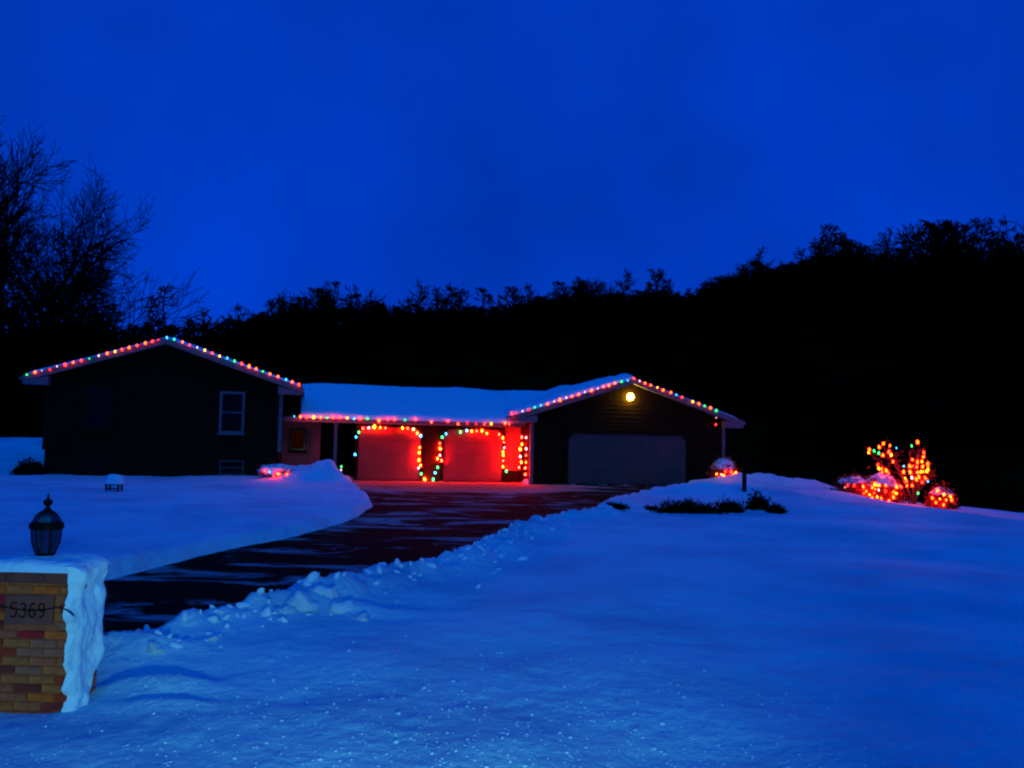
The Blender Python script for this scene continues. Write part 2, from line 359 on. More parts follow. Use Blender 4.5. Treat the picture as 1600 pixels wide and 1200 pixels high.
def gable_wing(uc, u0, u1, depth, peak, oh, front, z0):
    """one wing: shell, lap siding, roof slabs, rake boards, eave returns, corner boards"""
    eL = peak - PITCHR * (uc - u0); eR = peak - PITCHR * (u1 - uc)
    top = lambda a: peak - PITCHR * abs(a - uc) - .16
    mb = MB(); mb.prism([(u0, z0), (u1, z0), (u1, eR - .17), (uc, peak - .17), (u0, eL - .17)], .004, depth); mb.build('wall_core', M['siding'], house)
    siding('siding', u0, u1, 0, z0, top, M['siding'], house)
    for sgn, ue in ((-1, u0 - oh), (1, u1 + oh)):
        ze = peak - PITCHR * abs(ue - uc)
        mb = MB(); mb.prism([(uc, peak), (ue, ze), (ue, ze - .14), (uc, peak - .14)], -front, depth + .3); mb.build('roof_slope', M['shingle'], house)
        # rake board on the gable edge and the boxed eave return at its foot
        mb = MB(); mb.prism([(uc, peak + .025), (ue, ze + .025), (ue, ze - .20), (uc, peak - .20)], -front - .035, -front - .003); mb.build('rake_board', M['trim'], house)
        ui = (u0 if sgn < 0 else u1); zi = peak - PITCHR * abs(ui - uc)
        mb = MB(); mb.prism([(ui - sgn * .15, zi - .205), (ue + sgn * .004, ze - .205), (ue + sgn * .004, ze - .28), (ui - sgn * .15, ze - .28)], -front - .030, -.03); mb.build('eave_return', M['trim'], house)
        mb = MB(); mb.box(ue if sgn > 0 else ue - .12, ue + .12 if sgn > 0 else ue, -front, depth + .3, ze - .13, ze - .02); mb.build('gutter', M['trim'], house)
    for ui, sgn in ((u0, 1), (u1, -1)):
        zt = peak - PITCHR * abs(ui - uc) - .30
        a, b3 = sorted((ui - sgn * .02, ui + sgn * .11)); mb = MB(); mb.box(a, b3, -.045, .1, z0, zt); mb.build('corner_board', M['darkwood' if ui < -20 else 'trim'], house)  # far left board: shade put in as a darker material
    # soffit strips under the gable overhang
    for ue in (u0 - oh, u1 + oh):
        ze = peak - PITCHR * abs(ue - uc)
        mb = MB(); mb.prism([(uc, peak - .145), (ue, ze - .145), (ue, ze - .165), (uc, peak - .165)], -front + .004, .0); mb.build('soffit', M['trim'], house)
# left wing: siding down to z=1.03 over a brick foundation
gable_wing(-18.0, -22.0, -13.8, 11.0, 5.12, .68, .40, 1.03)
mb = MB(); mb.box(-21.95, -13.85, .03, 10.9, -.4, 1.03); mb.build('foundation', M['found'], house)
mb = MB(); mb.box(-22.03, -13.77, -.06, .02, .99, 1.05); mb.build('water_table', M['darkwood'], house)
gable_wing(.14, -4.07, 4.38, 12.0, 4.33, .66, .40, 0.0)
def window(u0, u1, z0, z1, v, muntin=True, fmat='trim', name='window', fw=.09, sill=True):
    w = empty(name); w.parent = house; w.location = (0, 0, 0)
    mb = MB(); mb.box(u0, u0 + fw, v - .06, v, z0, z1); mb.box(u1 - fw, u1, v - .06, v, z0, z1); mb.box(u0 + fw, u1 - fw, v - .06, v, z1 - fw, z1); mb.box(u0 + fw, u1 - fw, v - .06, v, z0, z0 + fw)
    mb.build('frame', M[fmat], w)
    zm = (z0 + z1) / 2
    if muntin:
        mb = MB(); mb.box(u0 + fw, u1 - fw, v - .05, v - .02, zm - .022, zm + .022); mb.build('meeting_rail', M[fmat], w)
        for a, b4, vv in ((z0 + fw, zm - .022, v - .035), (zm + .022, z1 - fw, v - .028)):
            mb = MB(); mb.box(u0 + fw, u1 - fw, vv, vv + .006, a, b4); mb.build('pane', M['glass'], w)
    else:
        mb = MB(); mb.box(u0 + fw, u1 - fw, v - .035, v - .03, z0 + fw, z1 - fw); mb.build('pane', M['glass'], w)
    if sill:
        mb = MB(); mb.box(u0 - .05, u1 + .05, v - .10, v - .001, z0 - .06, z0 - .002); mb.build('sill', M[fmat], w)
    return w
window(-16.05, -15.15, 1.72, 3.28, -.024)
window(-20.72, -19.78, 1.74, 3.30, -.024, fmat='darkwood')
window(-15.97, -15.10, .18, .72, .03, fmat='grey_door', fw=.05, name='basement_window', sill=False)
window(-20.72, -19.82, .18, .74, .03, fmat='found', fw=.05, name='basement_window', sill=False)
# ledge of weathered boards with a little snow above the foundation is the water table; middle block between the wings
MV = 1.70
top_mid = lambda a: 2.55
mb = MB(); mb.box(-13.79, -12.28, MV + .005, 9.9, 0, 2.6); mb.build('wall_core', M['siding'], house)
mb = MB(); mb.box(-12.28, -10.95, 4.6, 9.9, 0, 2.6); mb.build('wall_core', M['siding'], house)
mb = MB(); mb.box(-10.95, -4.08, MV + .005, 9.9, 0, 2.6); mb.build('wall_core', M['siding'], house)
for a, b5, z0 in ((-13.79, -12.30, 0), (-8.18, -7.36, 0), (-4.80, -4.08, 0)):
    siding('siding', a, b5, MV, z0, top_mid, M['redlit_wall'] if a < -12 or a > -5 else M['found'], house)  # redder copies of the siding, with the bulb glow in their colour
siding('siding', -10.90, -4.80, MV, 2.22, top_mid, M['siding'], house)
mb = MB(); mb.box(-4.815, -4.085, MV - .05, MV - .024, .0, .45); mb.build('skirting', M['darkwood'], house)
# middle roof
RV0, RV1, RZ0, RZ1 = .85, 6.1, 2.42, 3.88
mb = MB(); mb.add([(-13.8, RV0, RZ0), (-.2, RV0, RZ0), (-.2, RV1, RZ1), (-13.8, RV1, RZ1), (-13.8, RV0, RZ0 - .12), (-.2, RV0, RZ0 - .12), (-.2, RV1, RZ1 - .12), (-13.8, RV1, RZ1 - .12)],
                  [(0, 1, 2, 3), (7, 6, 5, 4), (0, 4, 5, 1), (1, 5, 6, 2), (2, 6, 7, 3), (3, 7, 4, 0)])
mb.v = [(min(x, -4.1) if y < 1 else x, y, z) for x, y, z in mb.v]
mb.build('roof_slope', M['shingle'], house)
mb = MB(); mb.add([(-13.8, RV1 + .004, RZ1), (-.2, RV1 + .004, RZ1), (-.2, 11.4, RZ0), (-13.8, 11.4, RZ0), (-13.8, RV1 + .004, RZ1 - .12), (-.2, RV1 + .004, RZ1 - .12), (-.2, 11.4, RZ0 - .12), (-13.8, 11.4, RZ0 - .12)],
                  [(0, 1, 2, 3), (7, 6, 5, 4), (0, 4, 5, 1), (1, 5, 6, 2), (2, 6, 7, 3), (3, 7, 4, 0)])
mb.build('roof_slope', M['shingle'], house)
mb = MB(); mb.box(-13.75, -4.12, RV0 - .035, RV0 - .003, RZ0 - .17, RZ0 + .01); mb.build('fascia', M['trim'], house)
mb = MB(); mb.box(-13.75, -4.12, RV0, MV - .03, RZ0 - .16, RZ0 - .14); mb.build('soffit', M['trim'], house)
def garage_door(u0, u1, z1, v, rows, cols, paint='door'):
    d = empty('garage_door'); d.parent = house
    h = z1 / rows; w = (u1 - u0) / cols
    for r in range(rows):
        mb = MB(); mb.box(u0, u1, v, v + .04, r * h + .004, (r + 1) * h - .004)
        mb.build('door_section', M[paint], d)
    for r in range(rows):
        for c in range(cols):
            mb = MB(); mb.box(u0 + c * w + .07, u0 + (c + 1) * w - .07, v - .008, v - .001, r * h + .08, (r + 1) * h - .08)
            mb.build('raised_panel', M[paint], d)
    for a, b6 in ((u0 - .10, u0 - .002), (u1 + .002, u1 + .10)):
        mb = MB(); mb.box(a, b6, v - .05, v + .03, 0, z1 + .10); mb.build('jamb', M['darkwood'], d)
    mb = MB(); mb.box(u0 - .002, u1 + .002, v - .05, v + .03, z1 + .002, z1 + .10); mb.build('head_board', M['darkwood'], d)
    c_ = .24
    for s_, uu in ((1, u0), (-1, u1)):
        mb = MB(); mb.prism([(uu, z1 - c_), (uu, z1 + .001), (uu + s_ * c_, z1 + .001)], v - .045, v - .01); mb.build('corner_brace', M['darkwood'], d)
    return d
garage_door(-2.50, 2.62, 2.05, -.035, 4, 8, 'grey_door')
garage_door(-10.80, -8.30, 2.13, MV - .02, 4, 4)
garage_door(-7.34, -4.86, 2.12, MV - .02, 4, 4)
# porch: post, entry window, door panel, back wall
mb = MB(); mb.box(-11.80, -11.68, .92, 1.04, 0, 2.27); mb.box(-11.84, -11.64, .88, 1.08, 0, .12); mb.box(-11.84, -11.64, .88, 1.08, 2.15, 2.268); mb.build('porch_post', M['trim'], house)
w = window(-13.50, -12.86, 1.10, 1.98, MV - .024, muntin=False, fmat='darkwood', fw=.05)
mb = MB(); mb.box(-13.43, -12.93, MV - .068, MV - .062, 1.17, 1.91); mb.build('curtain', M['lit_curtain'], w)
mb = MB(); mb.box(-12.68, -12.33, MV - .07, MV - .026, .05, 2.05); mb.box(-12.62, -12.39, MV - .085, MV - .071, .25, .95); mb.box(-12.62, -12.39, MV - .085, MV - .071, 1.1, 1.9); mb.build('entry_panel', M['redlit_wall'], house)
mb = MB(); mb.box(-12.27, -10.96, 4.50, 4.59, 0, 2.4); mb.build('porch_back_wall', M['siding'], house)
mb = MB(); mb.box(-11.9, -11.1, 4.44, 4.495, .05, 2.1); mb.build('entry_door', M['darkwood'], house)
mb = MB(); mb.box(-13.78, -10.98, .92, 4.49, -.05, .08); mb.build('porch_floor', M['concrete'], house)
# yellow lamp in the garage gable
lp = on_house(985, 620, -.14); lamp = tag(empty('gable_lamp', tuple(lp), YAW), 'glowing yellow lamp under the garage gable peak', 'lamp')
mb = MB(); mb.lathe([(.075, 0), (.075, .03), (.03, .04)], 14); o = mb.build('wall_plate', M['iron'], lamp, (0, .115, 0)); o.rotation_euler = (math.radians(90), 0, 0)
mb = MB(); mb.tube([(0, .09, .0), (0, .02, .02), (0, 0, .07)], .015, 6); mb.build('bracket', M['iron'], lamp)
mb = MB(); mb.lathe([(.004, -.15), (.08, -.13), (.13, -.04), (.13, .04), (.08, .12), (.03, .14)], 14); mb.build('glass_globe', M['lamp_glow'], lamp, smooth=True)

# ------------------------------------------------------------------ snow on the roofs
def roof_snow(P0, eu, ev, nu, nv, thick, name, label, edges):
    """P0 + s*eu + t*ev in house coordinates, s,t in 0..1; snow sheet of given thickness with rounded edges"""
    s = np.linspace(0, 1, nu); t = np.linspace(0, 1, nv); S, T = np.meshgrid(s, t, indexing='ij')
    base = np.array(P0) + S[..., None] * np.array(eu) + T[..., None] * np.array(ev)
    th = thick * (1 + .9 * fbm(base[..., 0] * .5, base[..., 1] * .5, 4) + .25 * fbm(base[..., 0] * 2, base[..., 1] * 2, 3))
    e = np.ones_like(S)
    for which, d in edges.items():
        L = np.linalg.norm(eu) if which[0] == 's' else np.linalg.norm(ev)
        k = {'s0': S, 's1': 1 - S, 't0': T, 't1': 1 - T}[which] * L
        e = e * np.sqrt(np.clip(1 - (1 - np.clip(k / d, 0, 1)) ** 2, 0, 1))
    P = base.copy(); P[..., 2] += .012 + th * e
    P = np.array(HO) + P[..., :1] * U + P[..., 1:2] * V + np.stack([0 * S, 0 * S, P[..., 2]], -1)
    return tag(obj(name, grid_mesh(name, P), M['snow_fine']), label, 'snow', kind='stuff')
roof_snow((-13.1, RV0 - .10, RZ0 - .03), (9.05, 0, 0), (0, RV1 - RV0 + .15, RZ1 - RZ0 + .03), 180, 70, .22, 'roof_snow', 'thick snow on the low roof joining the two gables', {'t0': .22})
roof_snow((-4.15, 1.0, RZ0 + .02), (4.2, 0, 0), (0, RV1 - 1.0, RZ1 - RZ0 - .02), 80, 70, .24, 'roof_snow', 'snow in the roof valley beside the garage gable', {})
roof_snow((.14, -.38, 4.34), (-5.0, 0, -5.0 * PITCHR), (0, 12.6, 0), 70, 120, .30, 'roof_snow', 'snow on the garage roof slope facing the low roof', {'t0': 1.1, 's1': .3})
roof_snow((.14, -.38, 4.34), (4.85, 0, -4.85 * PITCHR), (0, 12.6, 0), 50, 60, .24, 'roof_snow', 'thin snow edge on the outer garage roof slope', {'t0': 3.0, 's1': .3})
roof_snow((-18.0, -.38, 5.13), (-4.65, 0, -4.65 * PITCHR), (0, 11.6, 0), 50, 60, .22, 'roof_snow', 'snow on the far left roof slope of the left gable', {'t0': 3.0, 's1': .3})
roof_snow((-18.0, -.38, 5.13), (4.85, 0, -4.85 * PITCHR), (0, 11.6, 0), 50, 60, .22, 'roof_snow', 'snow on the left gable roof slope facing the low roof', {'t0': 3.0, 's1': .3})

# ------------------------------------------------------------------ coloured lights
def bulb_mesh(k, lev):
    mb = MB(); mb.lathe([(.022, -.065), (.024, -.03)], 8)
    nsock = len(mb.f); mb.lathe([(.024, -.03), (.040, .0), (.043, .025), (.030, .065), (.006, .095)], 8)
    me = mesh('bulb_' + k, mb.v, mb.f, True); me.materials.append(M['cord']); me.materials.append(M['bulb_%s_%s' % (k, lev)])
    for i, p in enumerate(me.polygons): p.material_index = 0 if i < nsock else 1
    return me
BM = {(k, l): bulb_mesh(k, l) for k in BULB for l in LEVEL}
def light_string(label, pts, where, cat='string lights', group=None, cord=True, breaks=(), lev='dim'):
    """pts: (px, py, colour[, size]); where(px, py) gives the point the bulb hangs at"""
    P = [np.asarray(where(p[0], p[1])) for p in pts]
    root = tag(empty('light_string', tuple(P[0])), label, cat, group)
    if cord:
        mb = MB(); run = [P[0]]
        runs = []
        for i in range(1, len(P)):
            if i in breaks: runs.append(run); run = []
            else:
                if run: run.append((run[-1] + P[i]) / 2 - np.array([0, 0, .015]))
            run.append(P[i])
        runs.append(run)
        for r_ in runs:
            if len(r_) > 1: mb.tube([p - P[0] - np.array([0, -.012, .05]) for p in r_], .006, 4)
        mb.build('cord', M['cord'], root)
    for p, q in zip(pts, P):
        b = bpy.data.objects.new('bulb', BM[p[2], lev]); s = (p[3] if len(p) > 3 else 1.0) * random.uniform(.62, .88)
        b.scale = (s, s, s * random.uniform(.95, 1.1)); b.location = tuple(q - P[0]); b.rotation_euler = (random.uniform(-.35, .35), random.uniform(-.35, .35), 0)
        link(b, root)
    return root
RAKE = lambda x, y: on_house(x, y, -.49)
light_string('coloured bulbs along the left slope of the left gable', [(42, 586, 'g', .8), (54.5, 582.5, 'o', 1.1), (65.5, 579.5, 'w', .6), (78, 578.5, 'd'), (89, 573, 'w', .6), (102, 571, 'r'), (114, 567, 'o'), (127, 564, 'r'), (139.5, 561, 'g', .6), (154, 556.5, 'w', .8), (167.5, 553, 'o', 1.1), (179.5, 550, 'y'), (191, 547, 'r', .9), (201.5, 544, 'o', 1.1), (214, 540.5, 'r'), (227, 537, 'o'), (238, 534, 'r'), (247, 531.5, 'd', .7)], RAKE)
light_string('coloured bulbs along the right slope of the left gable', [(261, 528.5, 'b'), (272, 531, 'g'), (285, 535, 'o', 1.1), (296, 540, 'r', .9), (308, 543.5, 'w', .9), (320, 548, 'y', .9), (332, 552.5, 'r'), (343, 557, 'y'), (355, 560.5, 'b', 1.1), (366.5, 565, 'g', 1.1), (378, 569, 'r', 1.1), (389, 573.5, 'o', 1.2), (400, 577, 'o', 1.1), (411, 581, 'g'), (422, 585, 'o', 1.2), (434, 589, 'o', 1.2), (447, 594, 'b', 1.1), (456.5, 597.5, 'o', 1.1), (467.5, 602, 'r', 1.3)], RAKE)
EAVE = lambda x, y: on_house(x, y, RV0 - .20)
light_string('coloured bulbs along the low middle eave, some sunk in snow', [(460, 651, 'b', .8), (469.5, 652, 'o', 1.2), (479.5, 652.5, 'r'), (490, 653, 'y', 1.1), (501, 653, 'o', 1.1), (511, 653.5, 'g'), (520.5, 653, 'r', 1.1), (531.5, 653, 'r', 1.2), (542.5, 654, 'y', 1.1), (553, 655, 'b'), (563, 655, 'r', 1.2), (574, 655, 'g', 1.3), (592, 658, 'o', 1.2), (606, 656, 'r', 1.2), (616, 656, 'r', 1.1), (633, 657, 'g'), (649.5, 656, 'r', 1.1), (674, 660, 'o'), (700, 659, 'r', 1.1), (716, 663, 'o', .9), (730, 662, 'd'), (744, 663, 'd'), (757, 663, 'r', .9), (767.5, 663, 'y', 1.1), (789, 662, 'o', 1.1), (795.5, 663, 'r', .9)], EAVE, lev='mid')
light_string('coloured bulbs along the left slope of the garage gable', [(800, 647, 'r', 1.3), (806, 646, 'd', 1.2), (816.5, 643, 'w', .8), (826, 641, 'd', 1.2), (835.5, 637, 'g'), (845, 634, 'b'), (855.5, 632, 'o', 1.1), (865.5, 628, 'w', .8), (875, 626, 'o', 1.3), (885, 622, 'w', .9), (894, 620, 'o', 1.1), (904, 617, 'o', 1.2), (914, 613, 'w', .9), (924, 611, 'o', 1.1), (934, 607.5, 'w', .8), (943, 605, 'o', 1.1), (951.5, 603, 'o', 1.3), (961, 599.5, 'o', 1.1), (971, 597, 'g', 1.1), (981, 595, 'b', .8), (991, 592, 'r', 1.1)], RAKE)
light_string('coloured bulbs along the right slope of the garage gable', [(999.5, 596, 'w', .9), (1008, 599.5, 'o', 1.1), (1017, 602.5, 'o', 1.1), (1027, 606, 'y', .9), (1036, 610.5, 'o', 1.4), (1048, 614, 'o', 1.1), (1057, 617.5, 'b'), (1066, 621.5, 'r', 1.1), (1082.5, 628.5, 'y', 1.2), (1092.5, 631.5, 'o', 1.1), (1101, 635, 'g', 1.1), (1110.5, 638, 'o', 1.3), (1119, 642.5, 'g', 1.2)], RAKE)
light_string('red bulb hanging under the right end of the garage eave', [(1119, 653, 'w', .5), (1118.5, 664, 'r', .8)], lambda x, y: on_house(x, y, -.12))
DOOR = lambda x, y: on_house(x, y, MV - .12)
light_string('coloured bulbs framing the single door nearest the porch', [(555, 711, 'b', 1.1), (556.5, 683.5, 'b'), (560.5, 676, 'g'), (567, 670, 'r'), (576, 669, 'b'), (584.5, 668, 'y', 1.2), (594, 669, 'o', 1.1), (602, 669.5, 'r', .9), (629, 669.5, 'y', 1.1), (637, 670, 'r', 1.1), (646, 671.5, 'g'), (652, 678, 'o', 1.1), (657.5, 682, 'b'), (655.5, 700, 'o', 1.1), (655, 708, 'y', .9), (654.5, 720, 'o', 1.4), (657, 728, 'o'), (654, 732, 'b', .8), (658, 741, 'g', 1.1), (664, 750, 'o', 1.4), (677, 750, 'g')], DOOR, lev='hot')
light_string('coloured bulbs framing the single door nearest the garage gable', [(680, 739.5, 'b'), (684, 731, 'g', 1.1), (690, 720.5, 'r', 1.1), (683.5, 717.5, 'o', 1.2), (687.5, 712, 'w', .8), (688, 702, 'o', 1.3), (687, 693.5, 'r'), (691, 684, 'g'), (697, 678.5, 'b', .9), (719.5, 676, 'g', .9), (729.5, 673.5, 'b', .9), (737, 674.5, 'y', .9), (745, 674, 'r'), (753, 674, 'o', 1.2), (761, 678, 'o', 1.1), (780, 679.5, 'r', 1.2), (785.5, 685, 'o', 1.4), (787.5, 691.5, 'r'), (788, 700, 'w', .6), (786, 707, 'o', 1.3), (786.5, 712, 'y', .9), (786, 720.5, 'r', 1.1), (786, 730, 'o', 1.3), (791, 737, 'g')], DOOR, lev='hot')
light_string('two rows of bulbs hanging down the inner garage wall', [(815, 684, 'r', 1.1), (815.5, 695, 'o', 1.1), (813, 703, 'o', 1.4), (813, 714, 'w', .9), (814.5, 723, 'o', 1.3), (811, 731, 'r'), (820.5, 742, 'r', 1.2), (820.5, 732, 'r', 1.1), (822, 723, 'o', .8), (822, 712, 'r', .8), (822, 702, 'w', .9), (822, 684.5, 'w', .8)], lambda x, y: on_house(x, y, .5 if x > 818 else 1.05), lev='hot')

# ------------------------------------------------------------------ shrubs with lights
def leaf_cloud(n, rx, ry, rz, size, r, shell=.55):
    d = r.normal(size=(n, 3)); d /= np.linalg.norm(d, axis=1)[:, None]; d[:, 2] = np.abs(d[:, 2]) * 1.0
    c = d * (shell + (1 - shell) * r.random((n, 1)) ** .6) * np.array([rx, ry, rz]) * (1 + .22 * r.normal(size=(n, 1)))
    a = r.normal(size=(n, 3)); a /= np.linalg.norm(a, axis=1)[:, None]; b = np.cross(a, d); b /= np.linalg.norm(b, axis=1)[:, None] + 1e-9
    s = size * (.5 + r.random((n, 1)))
    v = np.stack([c - a * s - b * s * .4, c + a * s - b * s * .4, c + a * s * .9 + b * s * .4, c - a * s + b * s * .4], 1).reshape(-1, 3)
    return v, np.arange(4 * n).reshape(n, 4)
def dome(rx, ry, rz, low, r, lump=.25, n=36, m=14):
    """lumpy snow cover: upper part of an ellipsoid down to height fraction `low`"""
    off = r.random(2) * 50; P = np.zeros((m + 1, n + 1, 3))
    for i in range(m + 1):
        el = math.pi / 2 - (math.pi / 2 - math.asin(low)) * i / m
        for k in range(n + 1):
            a = 2 * math.pi * k / n
            f = 1 + lump * float(fbm(2.2 * math.cos(a) * math.cos(el) + off[0] + 10, 2.2 * math.sin(a) * math.cos(el) + 2 * math.sin(el) + off[1] + 10, 4)) * 1.6
            cc = max(math.cos(el), 0.0) ** .8
            P[i, k] = (rx * cc * math.cos(a) * f, ry * cc * math.sin(a) * f, rz * math.sin(el) * f)
    return P
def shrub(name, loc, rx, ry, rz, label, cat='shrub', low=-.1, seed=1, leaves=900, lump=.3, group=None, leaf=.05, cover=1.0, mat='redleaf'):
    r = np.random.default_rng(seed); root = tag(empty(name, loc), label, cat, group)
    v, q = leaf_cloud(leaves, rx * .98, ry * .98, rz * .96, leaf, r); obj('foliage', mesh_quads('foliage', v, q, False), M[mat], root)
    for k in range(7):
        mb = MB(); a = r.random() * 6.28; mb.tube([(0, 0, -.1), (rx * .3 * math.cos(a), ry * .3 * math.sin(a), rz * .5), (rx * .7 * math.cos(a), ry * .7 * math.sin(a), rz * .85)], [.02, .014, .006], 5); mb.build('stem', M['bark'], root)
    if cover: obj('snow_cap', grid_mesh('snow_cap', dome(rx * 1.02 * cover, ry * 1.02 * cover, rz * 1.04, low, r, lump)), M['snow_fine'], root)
    return root
def surf(loc, rx, ry, rz, push=.03):
    """where a sight line meets the shrub's surface (ellipsoid), else its middle plane"""
    loc = np.asarray(loc); rad_ = np.array([rx, ry, rz])
    def fn(x, y):
        d = ray(x, y); o = (CAM - loc) / rad_; dd = d / rad_
        a = dd @ dd; b = 2 * o @ dd; c = o @ o - 1; D = b * b - 4 * a * c
        if D > 0:
            p = CAM + d * ((-b - math.sqrt(D)) / (2 * a))
            if p[2] > loc[2] - .15: return p - d / np.linalg.norm(d) * push
        t = (loc[1] - ry * .5 - CAM[1]) / d[1]; return CAM + d * t
    return fn
# right-hand group on the lawn crest
YR = 33.6
def ground_at(x, y): return float(snow_h(np.array([x]), np.array([y]))[0])
def place(px, py, Yd, sink=.05):
    p = at_depth(px, py, Yd); return (float(p[0]), float(p[1]), ground_at(p[0], p[1]) - sink)
L1 = place(1378, 775, YR); s1 = (.72, .55, .90)
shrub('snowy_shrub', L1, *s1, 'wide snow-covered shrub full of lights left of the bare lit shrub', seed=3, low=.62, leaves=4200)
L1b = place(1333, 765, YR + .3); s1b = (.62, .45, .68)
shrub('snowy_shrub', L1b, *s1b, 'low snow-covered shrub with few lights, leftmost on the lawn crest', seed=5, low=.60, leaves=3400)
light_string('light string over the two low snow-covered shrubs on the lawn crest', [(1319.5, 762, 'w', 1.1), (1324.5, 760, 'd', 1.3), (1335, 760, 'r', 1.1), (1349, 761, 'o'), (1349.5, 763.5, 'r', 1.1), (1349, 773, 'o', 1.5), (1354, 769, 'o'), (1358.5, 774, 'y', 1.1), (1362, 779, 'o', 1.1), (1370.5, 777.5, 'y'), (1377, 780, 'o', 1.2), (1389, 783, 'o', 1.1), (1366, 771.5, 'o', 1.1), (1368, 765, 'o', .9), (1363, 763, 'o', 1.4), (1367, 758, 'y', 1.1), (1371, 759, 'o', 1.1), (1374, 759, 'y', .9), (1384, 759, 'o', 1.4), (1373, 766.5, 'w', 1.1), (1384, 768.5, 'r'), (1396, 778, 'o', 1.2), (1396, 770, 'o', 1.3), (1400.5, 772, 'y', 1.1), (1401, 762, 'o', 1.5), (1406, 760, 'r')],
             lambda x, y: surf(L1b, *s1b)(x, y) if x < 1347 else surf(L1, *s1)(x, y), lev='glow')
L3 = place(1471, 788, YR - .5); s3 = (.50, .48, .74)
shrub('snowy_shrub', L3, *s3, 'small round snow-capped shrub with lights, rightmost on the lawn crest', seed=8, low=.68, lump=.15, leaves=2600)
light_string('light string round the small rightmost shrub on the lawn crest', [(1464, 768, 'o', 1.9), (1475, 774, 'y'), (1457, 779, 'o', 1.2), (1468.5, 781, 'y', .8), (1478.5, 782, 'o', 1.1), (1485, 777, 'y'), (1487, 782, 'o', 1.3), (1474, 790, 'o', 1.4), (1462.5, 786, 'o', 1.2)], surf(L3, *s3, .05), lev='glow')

# ------------------------------------------------------------------ trees
def grow(r, H, levels, start_dir=(0, 0, 1), r0=None, spread=.9, kids=(5, 7, 6, 5), low=.3, up=.12, wig=.16, ratio=.62, lean=None):
    """returns segments (p0,p1,r0,r1) of a bare tree of height about H"""
    S = []
    r0 = r0 or H * .022
    stack = [(np.zeros(3), np.array(start_dir, float), H * .62, r0, 0)]
    while stack:
        p, d, L, rad_, lv = stack.pop()
        n = 7 if lv == 0 else (5 if lv < 3 else 3)
        pts = [p]; dirs = []
        d = d / np.linalg.norm(d)
        for i in range(n):
            d = d + r.normal(size=3) * wig * (.6 if lv == 0 else 1) + np.array([0, 0, up if lv > 0 else .04]); d /= np.linalg.norm(d)
            pts.append(pts[-1] + d * L / n); dirs.append(d)
        tip = rad_ * (.45 if lv == 0 else .3)
        rs = [rad_ + (tip - rad_) * i / n for i in range(n + 1)]
        for i in range(n): S.append((pts[i], pts[i + 1], rs[i], rs[i + 1]))
        if lv < levels:
            k = kids[min(lv, len(kids) - 1)]
            for j in range(k):
                f = (low if lv == 0 else .22) + (1 - (low if lv == 0 else .22)) * (j + r.random()) / k
                i = min(int(f * n), n - 1); q = pts[i] + (pts[i + 1] - pts[i]) * (f * n - i)
                ax = dirs[i]; a = r.normal(size=3); a -= ax * (a @ ax); a /= np.linalg.norm(a)
                if lv > 0: a[2] = a[2] * .7
                nd = ax * (1 - .45 * spread + .25 * f) + a * spread * (1.1 - .35 * f)
                stack.append((q, nd, L * ratio * (1.15 - .45 * f) * r.uniform(.8, 1.2), max(rs[i] * .66, .008), lv + 1))
            if lv < levels:  # continuation
                stack.append((pts[-1], dirs[-1] + r.normal(size=3) * .25, L * ratio * .8, tip, lv + 1))
    return S
def rounded(S, H, rw, zc, rzz):
    return [s for s in S if (s[1][0] / rw) ** 2 + (s[1][1] / rw) ** 2 + ((s[1][2] - zc) / rzz) ** 2 < 1 or s[1][2] < zc - rzz * .6 and math.hypot(s[1][0], s[1][1]) < rw * .5]
def seg_mesh(name, S, rmin=.0):
    P0 = np.array([s[0] for s in S]); P1 = np.array([s[1] for s in S]); A0 = np.array([s[2] for s in S]); A1 = np.array([s[3] for s in S])
    A0 = np.maximum(A0, rmin); A1 = np.maximum(A1, rmin)
    t = P1 - P0; t /= np.linalg.norm(t, axis=1)[:, None] + 1e-9
    ref = np.where(np.abs(t[:, 2:3]) < .9, np.array([[0, 0, 1.]]), np.array([[1., 0, 0]])); a = np.cross(t, ref); a /= np.linalg.norm(a, axis=1)[:, None]; b = np.cross(t, a)
    k = 4; an = np.arange(k) * 2 * math.pi / k
    ring = lambda P, A: P[:, None] + A[:, None, None] * (np.cos(an)[None, :, None] * a[:, None] + np.sin(an)[None, :, None] * b[:, None])
    v = np.concatenate([ring(P0, A0), ring(P1, A1)], 1).reshape(-1, 3); n = len(S); o = (np.arange(n) * 2 * k)[:, None]
    q = np.concatenate([o + np.array([[i, (i + 1) % k, k + (i + 1) % k, k + i]]) for i in range(k)], 0)
    return mesh_quads(name, v, q, True)
def split_tree(S, thick):
    return [s for s in S if s[2] >= thick], [s for s in S if s[2] < thick]
def tree(name, S, loc, label, thick, rmin, group=None, mat='bark', rz=0):
    tr_, cr = split_tree(S, thick); root = tag(empty(name, loc, rz), label, 'tree', group)
    obj('trunk', seg_mesh('trunk', tr_), M[mat], root); obj('crown', seg_mesh('crown', cr, rmin), M[mat], root); return root
r = np.random.default_rng(21)
p = at_depth(18, 690, 54); tree('bare_tree', grow(r, 19.5, 4, (.12, -.05, 1), .56, spread=1.0, kids=(11, 8, 6, 4), low=.34, up=.02, ratio=.66), (p[0], p[1], -2.2), 'large bare tree leaning right, its crown spreading over the left gable', .09, .018).scale = (.60, .75, 1.04)
p = at_depth(-30, 690, 52); tree('bare_tree', grow(r, 21.5, 4, (.07, 0, 1), .40, spread=.8, kids=(10, 8, 6, 4), low=.36, up=.06, ratio=.62), (p[0], p[1], -2.2), 'tall bare tree cut off by the left edge of the picture', .09, .019).scale = (.9, .9, .99)

